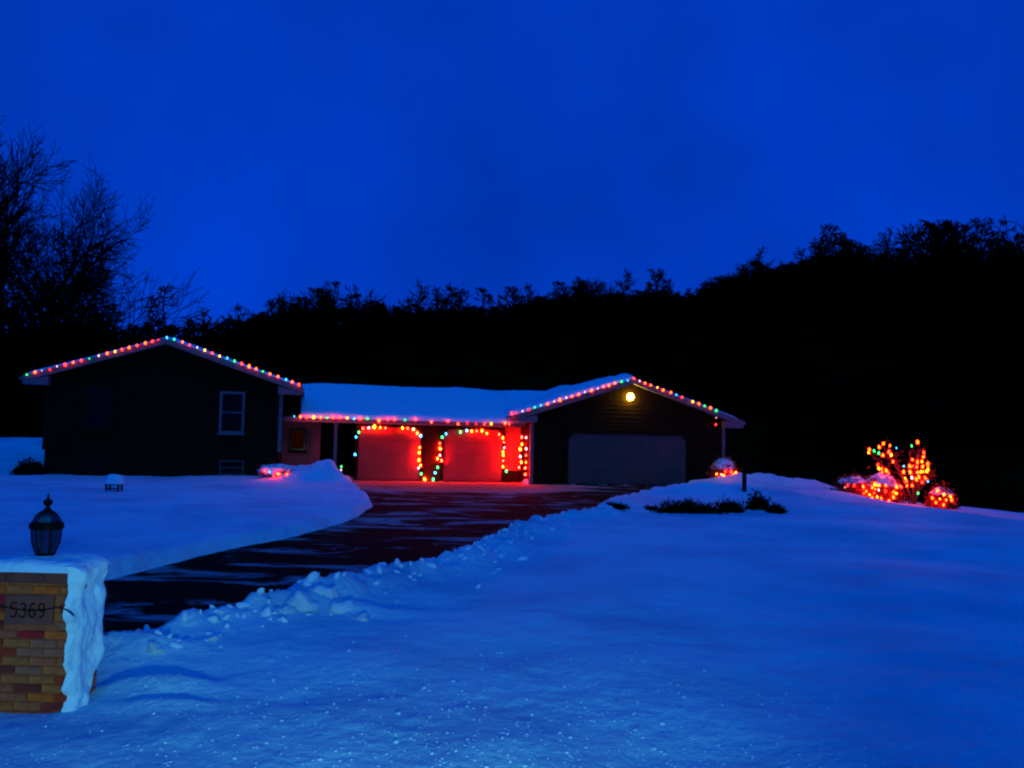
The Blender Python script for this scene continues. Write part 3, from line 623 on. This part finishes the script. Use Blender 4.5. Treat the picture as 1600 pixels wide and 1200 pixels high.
# lit vase-shaped shrub on the crest
L2 = place(1426, 786, YR)
r = np.random.default_rng(5); SV = []
def limb(pts, r0, r1):
    pts = [np.array(p, float) for p in pts]
    for i in range(len(pts) - 1):
        f0 = i / (len(pts) - 1); f1 = (i + 1) / (len(pts) - 1); SV.append((pts[i], pts[i + 1], r0 + (r1 - r0) * f0, r0 + (r1 - r0) * f1))
for tx, tz in [(-1.55, 1.95), (-1.1, 2.15), (-.85, 1.95), (-1.2, 1.25), (.0, 2.05), (.22, 2.2), (.42, 1.85), (.55, 1.45), (.6, 1.1), (.1, 1.4), (-.3, 1.1), (.35, 1.3), (.3, .9)]:
    y_ = r.uniform(-.35, .35); m_ = np.array([tx * .35 + r.normal() * .05, y_ * .4, tz * .48]); m2 = np.array([tx * .75 + r.normal() * .05, y_ * .8, tz * .8])
    limb([(r.normal() * .05, r.normal() * .05, -.1), m_, m2, (tx, y_, tz)], .030, .007)
    for j in range(16):
        f = r.uniform(.3, 1); q = m_ + (np.array([tx, y_, tz]) - m_) * f; e = q + r.normal(size=3) * np.array([.2, .2, .15]) + np.array([0, 0, .1]); limb([q, (q + e) / 2 + r.normal(size=3) * .03, e], .008, .003)
tree('bare_shrub', SV, L2, 'bare many-stemmed shrub wrapped in lights, tallest on the lawn crest', .02, .006, mat='twig')['category'] = 'shrub'
_jit = np.random.default_rng(9)
light_string('light string wound through the bare tall shrub on the lawn crest', [(1357.5, 708, 'y', .9), (1358.5, 703, 'o', 1.4), (1366, 705.5, 'g'), (1373, 709, 'g'), (1379.5, 712.5, 'o', 1.4), (1374, 699.5, 'o', 1.1), (1380, 694, 'o', 1.3), (1390.5, 697, 'o'), (1388.5, 707, 'r', 1.2), (1392.5, 712, 'y'), (1395.5, 722, 'o'), (1401, 700.5, 'b', .8), (1371.5, 727, 'r', 1.1), (1373.5, 733, 'y', 1.1), (1378, 733, 'o', 1.1), (1378.5, 738, 'o', 1.2), (1385, 736.5, 'o', 1.3), (1388, 740.5, 'r'), (1380.5, 748.5, 'o', 1.3), (1424.5, 697.5, 'g'), (1434, 692, 'o', 1.4), (1443.5, 708, 'r', 1.1), (1442.5, 714.5, 'o', 1.2), (1426, 719, 'o', 1.3), (1433, 723, 'o', 1.3), (1440.5, 722, 'y', .9), (1449.5, 726, 'o', 1.3), (1422, 729.5, 'o', 1.5), (1426, 729, 'r', .9), (1432.5, 730.5, 'o'), (1441.5, 730, 'o', 1.4), (1450, 730.5, 'o', 1.3), (1450, 735, 'y', 1.1), (1412, 729, 'b', .9), (1412, 738.5, 'o', 1.4), (1422.5, 739, 'o', 1.3), (1433.5, 739, 'o', 1.1), (1438.5, 738, 'y', 1.1), (1442.5, 738, 'o', 1.2), (1448, 737.5, 'y', 1.1), (1425, 747.5, 'w', 1.4), (1436, 746.5, 'o', 1.4), (1446, 748.5, 'o', 1.3), (1432, 750, 'o', 1.1), (1415, 753, 'o', 1.3), (1414, 748.5, 'y', .9), (1441, 754, 'r', 1.1), (1450, 753, 'b', .9), (1417, 760, 'o', 1.2), (1425.5, 759.5, 'o', 1.2), (1434.5, 771.5, 'g', .9), (1408, 762, 'r')],
             lambda x, y: at_depth(x, y, L2[1] - .12 + _jit.uniform(-.3, .2)), breaks=(12, 19), lev='glow')
# shrub at the right corner of the garage
LG = place(1130, 754, 36.6, .05); sg = (.54, .45, .74)
shrub('snowy_shrub', LG, *sg, 'round snow-capped shrub with lights at the right garage corner', seed=12, low=.45, lump=.2, leaves=2400)
light_string('light string round the shrub at the right garage corner', [(1120, 741, 'y'), (1127, 742, 'w', .9), (1131, 744, 'y'), (1124, 748, 'o', 1.4), (1134, 737.5, 'r', 1.1), (1142, 738, 'r', 1.2), (1145, 742.5, 'o', 1.2), (1149, 740, 'y', 1.1), (1139.5, 749.5, 'w')], surf(LG, *sg, .05), lev='glow')
# half-buried shrub at the corner of the left wing
LW = place(431, 750, 31.6, .02); sw = (.58, .36, .34)
shrub('snowy_shrub', LW, *sw, 'half-buried low shrub with red lights at the left wing corner', seed=14, low=.0, lump=.5)
light_string('few bulbs on the half-buried shrub at the left wing corner', [(414, 737, 'r'), (421, 738, 'b', .8), (435, 741.5, 'o', 1.1), (448, 743, 'o', 1.1), (428, 745, 'r', .9), (441, 747, 'r', .9)], surf(LW, *sw, .05), lev='glow')
light_string('two pale bulbs behind the snow heap by the porch', [(533, 730, 'g', .9), (533, 735, 'w', .9)], lambda x, y: on_house(x, y, -.6))
# dark shrub at the far left house corner
LD = place(48, 744, 31.6, .1)
shrub('dark_shrub', LD, .55, .5, .55, 'dark rounded shrub at the far left corner of the house', cat='shrub', seed=16, cover=0, leaves=2600, mat='needles')
# low hedge plants poking out of the snow in front of the garage
hedge = [(960, 790, .30, .10, 'small dark tuft in the snow nearest the driveway'), (1018, 796, .16, .13, 'tiny dark twig tuft between driveway edge and long low juniper'), (1076, 801, .86, .30, 'long low dark juniper poking from the snow before the garage'), (1141, 800, .38, .33, 'compact dark juniper just right of the long one in the snow'), (1184, 795, .34, .36, 'dark juniper with ragged top, second from the right end of the snowy row'), (1212, 800, .26, .22, 'thin ragged dark juniper at the right end of the snowy row')]
for i, (px, py, rx, rz, lab) in enumerate(hedge):
    p = march(px, py, snow_h)
    root = tag(empty('juniper', (p[0], p[1], p[2] - .06)), lab, 'shrub', 'low junipers in the snow')
    rz *= 1.15; rj = np.random.default_rng(40 + i); v, q = leaf_cloud(int(5200 * rx) + 350, rx, .32, rz, .034, rj, .2)
    v[:, 2] *= (1 + .5 * fbm(v[:, 0] * 4 + i * 7, v[:, 0] * 0 + i, 3)); obj('foliage', mesh_quads('foliage', v, q, False), M['needles'], root)
    for k in range(max(3, int(9 * rx))):
        mb = MB(); x0 = rj.uniform(-rx, rx) * .8; mb.tube([(x0, 0, -.05), (x0 + rj.normal() * .06, -.05, rz * .7), (x0 + rj.normal() * .12, -.08, rz * rj.uniform(.9, 1.25))], [.012, .008, .003], 4); mb.build('stem', M['bark'], root)
# post by the garage
p = march(1163, 768, snow_h); mb = MB(); mb.box(-.055, .055, -.055, .055, -.3, 1.05); mb.add([(-.055, -.055, 1.05), (.055, -.055, 1.05), (.055, .055, 1.05), (-.055, .055, 1.05), (0, 0, 1.10)], [(0, 1, 4), (1, 2, 4), (2, 3, 4), (3, 0, 4)])
tag(mb.build('wooden_post', M['bark'], None, tuple(p)), 'dark upright post in the snow right of the garage', 'post')
# small stool-like planter under a block of snow on the left lawn
p = march(178, 767, snow_h); pl = tag(empty('garden_stand', tuple(p)), 'small dark garden stand under a thick block of snow on the left lawn', 'garden stand')
pl.scale = (.72, .72, .72)
mb = MB(); mb.box(-.30, .30, -.22, .22, .22, .27); mb.build('top_board', M['darkwood'], pl)
for sx in (-1, 1):
    for sy in (-1, 1):
        mb = MB(); mb.box(sx * .24 - .03, sx * .24 + .03, sy * .16 - .03, sy * .16 + .03, -.15, .219); mb.build('leg', M['darkwood'], pl)
mb = MB(); mb.box(-.21, .21, -.15, -.12, .08, .13); mb.build('stretcher', M['darkwood'], pl)
me = grid_mesh('snow_block', dome(.36, .28, .40, .02, np.random.default_rng(3), .10)); v = np.zeros(len(me.vertices) * 3); me.vertices.foreach_get('co', v); v = v.reshape(-1, 3)
v[:, 0] = np.sign(v[:, 0]) * np.abs(v[:, 0] / .36) ** .6 * .36; me.vertices.foreach_set('co', v.ravel().astype(np.float32)); obj('snow_block', me, M['snow_fine'], pl, (0, 0, .265))

# ------------------------------------------------------------------ brick pier with lantern
PX0, PX1, PY0, PY1, PZ0, PZ1 = PIER[0] - .36, PIER[0] + .36, PIER[1] - .26, PIER[1] + .26, -.45, .93
pier = tag(empty('brick_pier', (PIER[0], PIER[1], PZ0)), 'brick gate pier with number stone and snow plastered on its right side', 'pier')
def loc3(x, y, z): return (x - PIER[0], y - PIER[1], z - PZ0)
mb = MB(); a = loc3(PX0 + .022, PY0 + .022, PZ0); b = loc3(PX1 - .022, PY1 - .022, PZ1); mb.box(a[0], b[0], a[1], b[1], a[2], b[2]); mb.build('mortar_core', M['mortar'], pier)
brk = {}
def brick(cx, cy, cz, lx, ly, tone):
    key = (round(lx, 3), round(ly, 3), tone)
    if key not in brk:
        me = bpy.data.meshes.new('brick'); bm = bmesh.new(); bmesh.ops.create_cube(bm, size=1); bmesh.ops.scale(bm, vec=(lx, ly, .056), verts=bm.verts); bmesh.ops.bevel(bm, geom=bm.edges[:], offset=.005, segments=1, affect='EDGES'); bm.to_mesh(me); bm.free(); me.materials.append(M['brick%d' % tone]); brk[key] = me
    o = bpy.data.objects.new('brick', brk[key]); o.location = loc3(cx, cy, cz); o.rotation_euler = (random.gauss(0, .012), random.gauss(0, .012), random.gauss(0, .012)); link(o, pier)
rb = random.Random(4)
tones = [0, 1, 1, 1, 2, 2, 3, 4, 4, 5, 6, 6]
STX0, STX1, STZ0, STZ1 = PX0 + .215, PX0 + .585, .615, .835
nc = int((PZ1 - PZ0) / .068)
for c in range(nc):
    z = PZ0 + .034 + c * .068
    x = PX0 + (0 if c % 2 else -.105); 
    while x < PX1 - .01:      # front face
        x0 = max(x, PX0); x1 = min(x + .20, PX1)
        ov = (z + .03 > STZ0 and z - .03 < STZ1 and x1 > STX0 and x0 < STX1)
        if ov:
            if x0 < STX0 - .03: x1 = STX0 - .008
            elif x1 > STX1 + .03: x0 = STX1 + .008
            else: x += .21; continue
        if x1 - x0 > .03: brick((x0 + x1) / 2, PY0 + .047 + rb.gauss(0, .003), z, x1 - x0, .09, rb.choice(tones))
        x += .21
    y = PY0 + (.105 if c % 2 else 0.0)
    y += .10
    while y < PY1 - .02:      # right face
        y1 = min(y + .20, PY1); 
        if y1 - y > .03: brick(PX1 - .047 + rb.gauss(0, .003), (y + y1) / 2, z, .09, y1 - y, rb.choice(tones))
        y += .21
    x = PX0 + .1
    brick(PX0 + .047, PIER[1] + .05, z, .09, .40, rb.choice(tones)); brick(PIER[0], PY1 - .047, z, .50, .09, rb.choice(tones))
mb = MB(); a = loc3(STX0, PY0 - .012, STZ0); b = loc3(STX1, PY0 + .09, STZ1); mb.box(a[0], b[0], a[1], b[1], a[2], b[2]); stone = mb.build('number_stone', M['plaque'], pier, bevel=.004)
# wrought numerals 5369 on a wire line
G = {'5': [[(.9, 1), (.15, 1), (.1, .58)], [(.1, .58), (.5, .66), (.85, .5), (.9, .28), (.65, .05), (.3, .0), (.05, .12)]],
     '3': [[(.1, .9), (.4, 1), (.75, .93), (.8, .72), (.45, .54)], [(.45, .54), (.85, .42), (.9, .2), (.55, 0), (.2, .02), (.02, .14)]],
     '6': [[(.85, .95), (.5, 1), (.18, .75), (.08, .38), (.25, .05), (.6, 0), (.88, .2), (.8, .48), (.5, .56), (.15, .42)]],
     '9': [[(.85, .62), (.5, .46), (.18, .58), (.1, .82), (.35, 1), (.72, .97), (.88, .72), (.86, .35), (.6, .06), (.25, 0)]]}
def smooth_line(pts, n=5):
    pts = [np.array(p, float) for p in pts]; out = []
    for i in range(len(pts) - 1):
        p0 = pts[max(i - 1, 0)]; p1 = pts[i]; p2 = pts[i + 1]; p3 = pts[min(i + 2, len(pts) - 1)]
        for k in range(n):
            t_ = k / n; out.append(.5 * ((2 * p1) + (-p0 + p2) * t_ + (2 * p0 - 5 * p1 + 4 * p2 - p3) * t_ ** 2 + (-p0 + 3 * p1 - 3 * p2 + p3) * t_ ** 3))
    out.append(pts[-1]); return out
for i, ch in enumerate('5369'):
    mb = MB(); bx_ = STX0 + .05 + i * .071
    for st in G[ch]:
        mb.tube([loc3(bx_ + q[0] * .055, PY0 - .022, .672 + q[1] * .105) for q in smooth_line(st)], .0052, 6)
    mb.build('numeral', M['iron'], stone)
wl = [(PX0 - .02, PY0 - .03, .755), (STX0 - .02, PY0 - .032, .752), (STX0 + .08, PY0 - .034, .735), (STX0 + .25, PY0 - .036, .727), (STX1 - .02, PY0 - .035, .738), (STX1 + .06, PY0 - .04, .755), (PX1 + .0, PY0 - .09, .752), (PX1 + .06, PY0 - .13, .738), (PX1 + .10, PY0 - .15, .715)]
mb = MB(); mb.tube([loc3(*q) for q in wl], [.004] * 6 + [.005, .007, .006], 6); mb.build('wire_line', M['iron'], stone)
# capstones (four slabs)
for (xa, xb) in ((PX0 - .04, PX0 + .21), (PX0 + .215, PX0 + .505), (PX0 + .51, PX1 + .022)):
    mb = MB(); a = loc3(xa, PY0 - .03, PZ1 + .002); b = loc3(xb, PY1 + .03, PZ1 + .095); mb.box(a[0], b[0], a[1], b[1], a[2], b[2]); mb.build('cap_stone', M['capstone'], pier, bevel=.008)
# snow on the pier: heaped top and plastered side
def pillow(x0, x1, y0, y1, z, h, n=44):
    s = np.linspace(0, 1, n); S, T = np.meshgrid(s, s, indexing='ij')
    e = (1 - (2 * S - 1) ** 6) * (1 - (2 * T - 1) ** 6)
    xx = x0 + (x1 - x0) * S; yy = y0 + (y1 - y0) * T
    zz = z + h * np.sqrt(np.clip(e, 0, 1)) * (1 + .9 * fbm(xx * 4, yy * 4, 4)) + .03 * np.exp(-(((S - .5) / .3) ** 2 + ((T - .5) / .3) ** 2))
    return np.stack([xx, yy, zz], -1)
tag(obj('pier_snow', grid_mesh('pier_snow', pillow(PX0 - .06, PX1 + .055, PY0 - .05, PY1 + .05, PZ1 + .085, .075)), M['snow_fine']), 'snow heaped on top of the brick pier round the lantern foot', 'snow', kind='stuff')
n_, m_ = 70, 40
S, T = np.meshgrid(np.linspace(0, 1, n_), np.linspace(0, 1, m_), indexing='ij')     # S up, T front to back
zz = -.12 + (PZ1 + .14 + .12) * S
edge_f = .17 * fbm(S * 13, S * 0 + 2, 5) - .02
yy = PY0 - .02 + edge_f + (PY1 - PY0 + .03 - edge_f) * T
back = sstep(.05, .45, S) * .42 + .58 + .05 * fbm(S * 7 + 4, S * 0, 3)               # bare brick strip low at the back edge
yy = PY0 - .02 + edge_f + (PY1 + .03 - PY0 - edge_f) * np.minimum(T * np.minimum(back, 1.0), 1)
th = (.055 + .13 * fbm(yy * 4, zz * 3.2, 4) + .05 * fbm(yy * 13, zz * 9, 4) + .05 * (1 - sstep(0, .2, S)) * (1 - T) + .035 * sstep(.84, .92, S)) * np.sqrt(np.clip(1 - (2 * T - 1) ** 8, 0, 1)) * np.sqrt(np.clip(1 - np.clip((S - .93) / .07, 0, 1) ** 3, 0.05, 1))
tag(obj('pier_snow', grid_mesh('pier_snow', np.stack([PX1 - .012 + th, yy, zz], -1), flip=True), M['snow_fine']), 'wind-blown snow stuck to the right face of the brick pier', 'snow', kind='stuff')
# lantern
lx, ly, lz = PIER[0] + .035, PIER[1] - .02, PZ1 + .10
lan = tag(empty('lantern', (lx - .02, ly, lz)), 'unlit black lantern with glass panes standing on the brick pier', 'lantern')
lan.scale = (.88, .88, 1.08)
mb = MB(); mb.lathe([(.045, -.01), (.05, .02), (.03, .035), (.03, .06), (.075, .075), (.078, .09)], 16); mb.build('base', M['iron'], lan, smooth=False)
nb = 6
for k in range(nb):
    a = 2 * math.pi * k / nb + .3; a2 = 2 * math.pi * (k + 1) / nb + .3
    mb = MB(); mb.tube([(.078 * math.cos(a), .078 * math.sin(a), .085), (.118 * math.cos(a), .118 * math.sin(a), .175), (.128 * math.cos(a), .128 * math.sin(a), .275)], .006, 5); mb.build('rib', M['iron'], lan)
    mb = MB(); P = [(.076, .088), (.115, .175), (.125, .272)]
    v = [(rr_ * math.cos(q), rr_ * math.sin(q), z_) for rr_, z_ in P for q in (a, a2)]
    mb.add(v, [(0, 1, 3, 2), (2, 3, 5, 4)]); mb.build('pane', M['lantern_glass'], lan)
mb = MB(); mb.lathe([(.128, .268), (.146, .276), (.148, .300), (.140, .318), (.118, .325)], 20); mb.build('rim', M['iron'], lan)
for k in range(nb):
    a = 2 * math.pi * k / nb + .3; a2 = 2 * math.pi * (k + 1) / nb + .3
    mb = MB(); mb.tube([(.120 * math.cos(a), .120 * math.sin(a), .322), (.098 * math.cos(a), .098 * math.sin(a), .362), (.066 * math.cos(a), .066 * math.sin(a), .392)], .006, 5); mb.build('dome_rib', M['iron'], lan)
    mb = MB(); P = [(.119, .322), (.096, .362), (.064, .392)]
    v = [(rr_ * math.cos(q), rr_ * math.sin(q), z_) for rr_, z_ in P for q in (a, a2)]
    mb.add(v, [(0, 1, 3, 2), (2, 3, 5, 4)]); mb.build('dome_pane', M['lantern_glass'], lan)
mb = MB(); mb.lathe([(.068, .388), (.066, .398), (.036, .412), (.020, .430), (.017, .440), (.034, .452), (.043, .468), (.034, .484), (.012, .496), (.008, .510), (.011, .516), (.004, .530), (.001, .545)], 18); mb.build('finial', M['iron'], lan, smooth=True)
for dx in (-.038, .03):
    mb = MB(); mb.lathe([(.014, .09), (.014, .20), (.018, .212), (.016, .235), (.004, .262)], 8, (dx, -.01 if dx < 0 else .02, 0)); mb.build('candle_tube', M['bulb_off'], lan)

# ------------------------------------------------------------------ woods
sky_trees = []
def dense(rs, H, kids): return grow(rs, H, 3, (0, 0, 1), H * .018, spread=1.05, kids=kids, low=.10, up=.03, wig=.22, ratio=.56)
protos = []; PH = []
for i in range(7):
    rs = np.random.default_rng(100 + i); S_ = dense(rs, 10.0, (17, 13, 9)); zs_ = np.percentile([s_[1][2] for s_ in S_], 92); S_ = rounded(S_, 10, 3.6, zs_ * .5, zs_ * .52)
    PH.append(max(s_[1][2] for s_ in S_)); a, b = split_tree(S_, .055); protos.append((seg_mesh('trunk', a), seg_mesh('crown', b, .028)))
    for me in protos[-1]: me.materials.append(M['bark'])
def skyline_tree(px, R, top_y, label, group, k, sink=.6):
    a = math.atan((px - 800) / F); x = R * math.sin(a); y = R * math.cos(a); z = float(hill_h(np.array([x]), np.array([y]))[0]) - sink
    hgt = at_depth(px, top_y, y)[2] - z
    root = tag(empty('woodland_tree', (x, y, z), random.uniform(0, 6.28)), label, 'tree', group); s = hgt / PH[k % 7]; w_ = min(s, .95); root.scale = (w_ * random.uniform(1.05, 1.5), w_ * random.uniform(1.05, 1.5), s)
    for nm, me in zip(('trunk', 'crown'), protos[k % 7]): obj(nm, me, None, root)
for i, px in enumerate(np.arange(-40, 1400, 15.0)):
    px = px + random.uniform(-8, 8)
    skyline_tree(px, random.uniform(98, 122), sky_y(px) + (14 if px < 340 else 0) + random.gauss(9, 3.5) + 8 * math.sin(px * .031) * math.sin(px * .013), 'dark leafless tree in the close row along the hilltop skyline', 'hilltop skyline trees', i)
special = [(470, 106, 447, 'round-crowned bare tree standing above the skyline right of the left gable'), (925, 112, 434, 'dense dark tree rising above the skyline left of the garage peak'), (1168, 104, 405, 'thin bare tree where the skyline starts to climb'), (1300, 96, 374, 'broad dark tree on the climbing skyline, left of the tallest group'), (1352, 94, 384, 'dark bushy tree on the skyline between the broad and the forked tree'), (1425, 84, 346, 'tall forked bare tree with sky showing through its limbs'), (1475, 84, 345, 'tall spindly bare tree right of the forked skyline tree'), (1512, 86, 378, 'rounded dark tree left of the gap in the right skyline'), (1566, 80, 372, 'bare tree right of the gap in the right skyline'), (1604, 76, 344, 'tall bare tree cut off by the right edge of the picture')]
for i, (px, R, h, lab) in enumerate(special): skyline_tree(px, R, h, lab, None, i + 2)
# mass of the wood on the slope
base_low = [rounded(dense(np.random.default_rng(300 + i), 9.0, (8, 6, 4)), 9, 3.0, 3.6, 4.0)[:520] for i in range(4)]
SW = []
for i in range(400):
    a = math.radians(random.uniform(-38, 40)); R = random.uniform(60, 112); x = R * math.sin(a); y = R * math.cos(a); z = float(hill_h(np.array([x]), np.array([y]))[0]) - .3
    o3 = np.array([x, y, z]); sc_ = random.uniform(.6, .95); q_ = random.uniform(0, 6.28); Rm = np.array([[math.cos(q_), -math.sin(q_), 0], [math.sin(q_), math.cos(q_), 0], [0, 0, 1]]) * sc_
    if i >= 230:
        a = math.radians(-34 + 66 * (i - 230) / 170); px = 800 + F * math.tan(a); R = random.uniform(92, 124); x = R * math.sin(a); y = R * math.cos(a); z = float(hill_h(np.array([x]), np.array([y]))[0]) - .4; o3 = np.array([x, y, z])
        hh = max(at_depth(px, sky_y(px) + random.uniform(2, 15), y)[2] - z, 1.5) / 7.6; Rm = np.diag([min(hh, .8) * 1.3, min(hh, .8) * 1.3, hh])
    SW += [(o3 + Rm @ s_[0], o3 + Rm @ s_[1], s_[2], s_[3]) for s_ in base_low[i % 4]]
tag(obj('woodland', seg_mesh('woodland', SW, .04), M['bark']), 'black mass of bare woodland covering the hillside', 'woodland', kind='stuff')

# ------------------------------------------------------------------ snow chunks near the road
def chunk_mesh(seed, sub=2):
    r = np.random.default_rng(seed); me = bpy.data.meshes.new('snow_chunk'); bm = bmesh.new(); bmesh.ops.create_icosphere(bm, subdivisions=sub, radius=1)
    o = r.random(3) * 40 + 20
    for v in bm.verts:
        c = np.array(v.co); f = 1 + 1.5 * float(fbm(c[0] * 1.7 + o[0] + c[2] * 1.3, c[1] * 1.7 + o[1] - c[2] * 1.1, 4)); c = np.round(c * 2.2 * f) * .16 + c * f * .66; v.co = Vector(c * np.array([1, .8, .6]))
    bm.to_mesh(me); bm.free(); me.shade_smooth(); me.materials.append(M['snow_fine']); return me
CH = [chunk_mesh(i, 3) for i in range(5)]
big = [(470, 938, .20, 'large ploughed snow lump left in the heap at the driveway edge'), (505, 925, .17, 'snow lump topping the heap at the driveway edge'), (532, 948, .15, 'slanting snow lump right of the heap at the driveway edge'), (560, 968, .12, 'low snow lump trailing right from the driveway heap'), (450, 952, .11, 'small snow lump at the left foot of the driveway heap'), (243, 1012, .10, 'snow lump on the near bank close to the brick pier'), (330, 1000, .08, 'little snow lump farther along the near bank past the pier')]
for i, (px, py, s, lab) in enumerate(big):
    p = march(px, py, snow_h); o = bpy.data.objects.new('snow_chunk', CH[i % 5]); o.location = (p[0], p[1], p[2] - s * .25); o.scale = (s * 1.2, s, s); o.rotation_euler = (random.uniform(-.4, .4), random.uniform(-.4, .4), random.uniform(0, 6)); link(o)
    tag(o, lab, 'snow lump', 'snow lumps by the driveway')
# crumbs scattered on the roadside
vs, fs = [], []; src = chunk_mesh(9, 1); sv = np.zeros(len(src.vertices) * 3); src.vertices.foreach_get('co', sv); sv = sv.reshape(-1, 3); sf = np.array([list(p.vertices) for p in src.polygons])
r = np.random.default_rng(77); nb_ = 0
while nb_ < 3200:
    x = r.normal(.2, 1.6) if r.random() < .7 else r.uniform(-4, 4); y = 4.6 + abs(r.normal(0, 2.0))
    s = min(.004 + abs(r.normal(0, .006)) + (.012 if r.random() < .03 else 0), .03); z = ground_at(x, y) if nb_ < 0 else None
    vs.append((x, y, s, r.random() * 6.28)); nb_ += 1
vs = np.array(vs); zz = snow_h(vs[:, 0], vs[:, 1]); V_, F_ = [], []
for i, (x, y, s, a) in enumerate(vs):
    ca, sa = math.cos(a), math.sin(a); q = sv * s * np.array([1.1, 1, 1]); V_.append(np.stack([q[:, 0] * ca - q[:, 1] * sa + x, q[:, 0] * sa + q[:, 1] * ca + y, q[:, 2] + zz[i] - s * .1], -1)); F_.append(sf + i * len(sv))
tag(obj('snow_crumbs', mesh_quads('snow_crumbs', np.concatenate(V_), np.concatenate(F_)), M['snow_fine']), 'crumbs of broken snow scattered over the near roadside', 'snow', kind='stuff')

# broken, ploughed-up snow along the near edge of the driveway
src = chunk_mesh(31, 2); sv = np.zeros(len(src.vertices) * 3); src.vertices.foreach_get('co', sv); sv = sv.reshape(-1, 3); sf = np.array([list(p.vertices) for p in src.polygons])
r = np.random.default_rng(91); V_, F_ = [], []
seg = np.linalg.norm(np.diff(near_line, axis=0), axis=1); cum = np.concatenate([[0], np.cumsum(seg)])
for i in range(420):
    t_ = r.random() ** .8 * cum[-1]; k = min(np.searchsorted(cum, t_, side='right') - 1, len(seg) - 1); a = near_line[k]; e = (near_line[k + 1] - a) / seg[k]
    nrm = np.array([-e[1], e[0]]); nrm = nrm if nrm[1] < 0 else -nrm
    c = a + e * (t_ - cum[k]) + nrm * (abs(r.normal(0, .55)) - .05); s_ = min(.018 + abs(r.normal(0, .035)), .13)
    z_ = float(snow_h(np.array([c[0]]), np.array([c[1]]))[0]); A = r.normal(size=(3, 3)); Q, _ = np.linalg.qr(A)
    V_.append((sv * s_ * np.array([1.2, .9, .8])) @ Q + np.array([c[0], c[1], z_ - s_ * .15])); F_.append(sf + i * len(sv))
tag(obj('ploughed_snow', mesh_quads('ploughed_snow', np.concatenate(V_), np.concatenate(F_)), M['snow_fine']), 'broken lumps of ploughed snow along the near driveway bank', 'snow', kind='stuff')
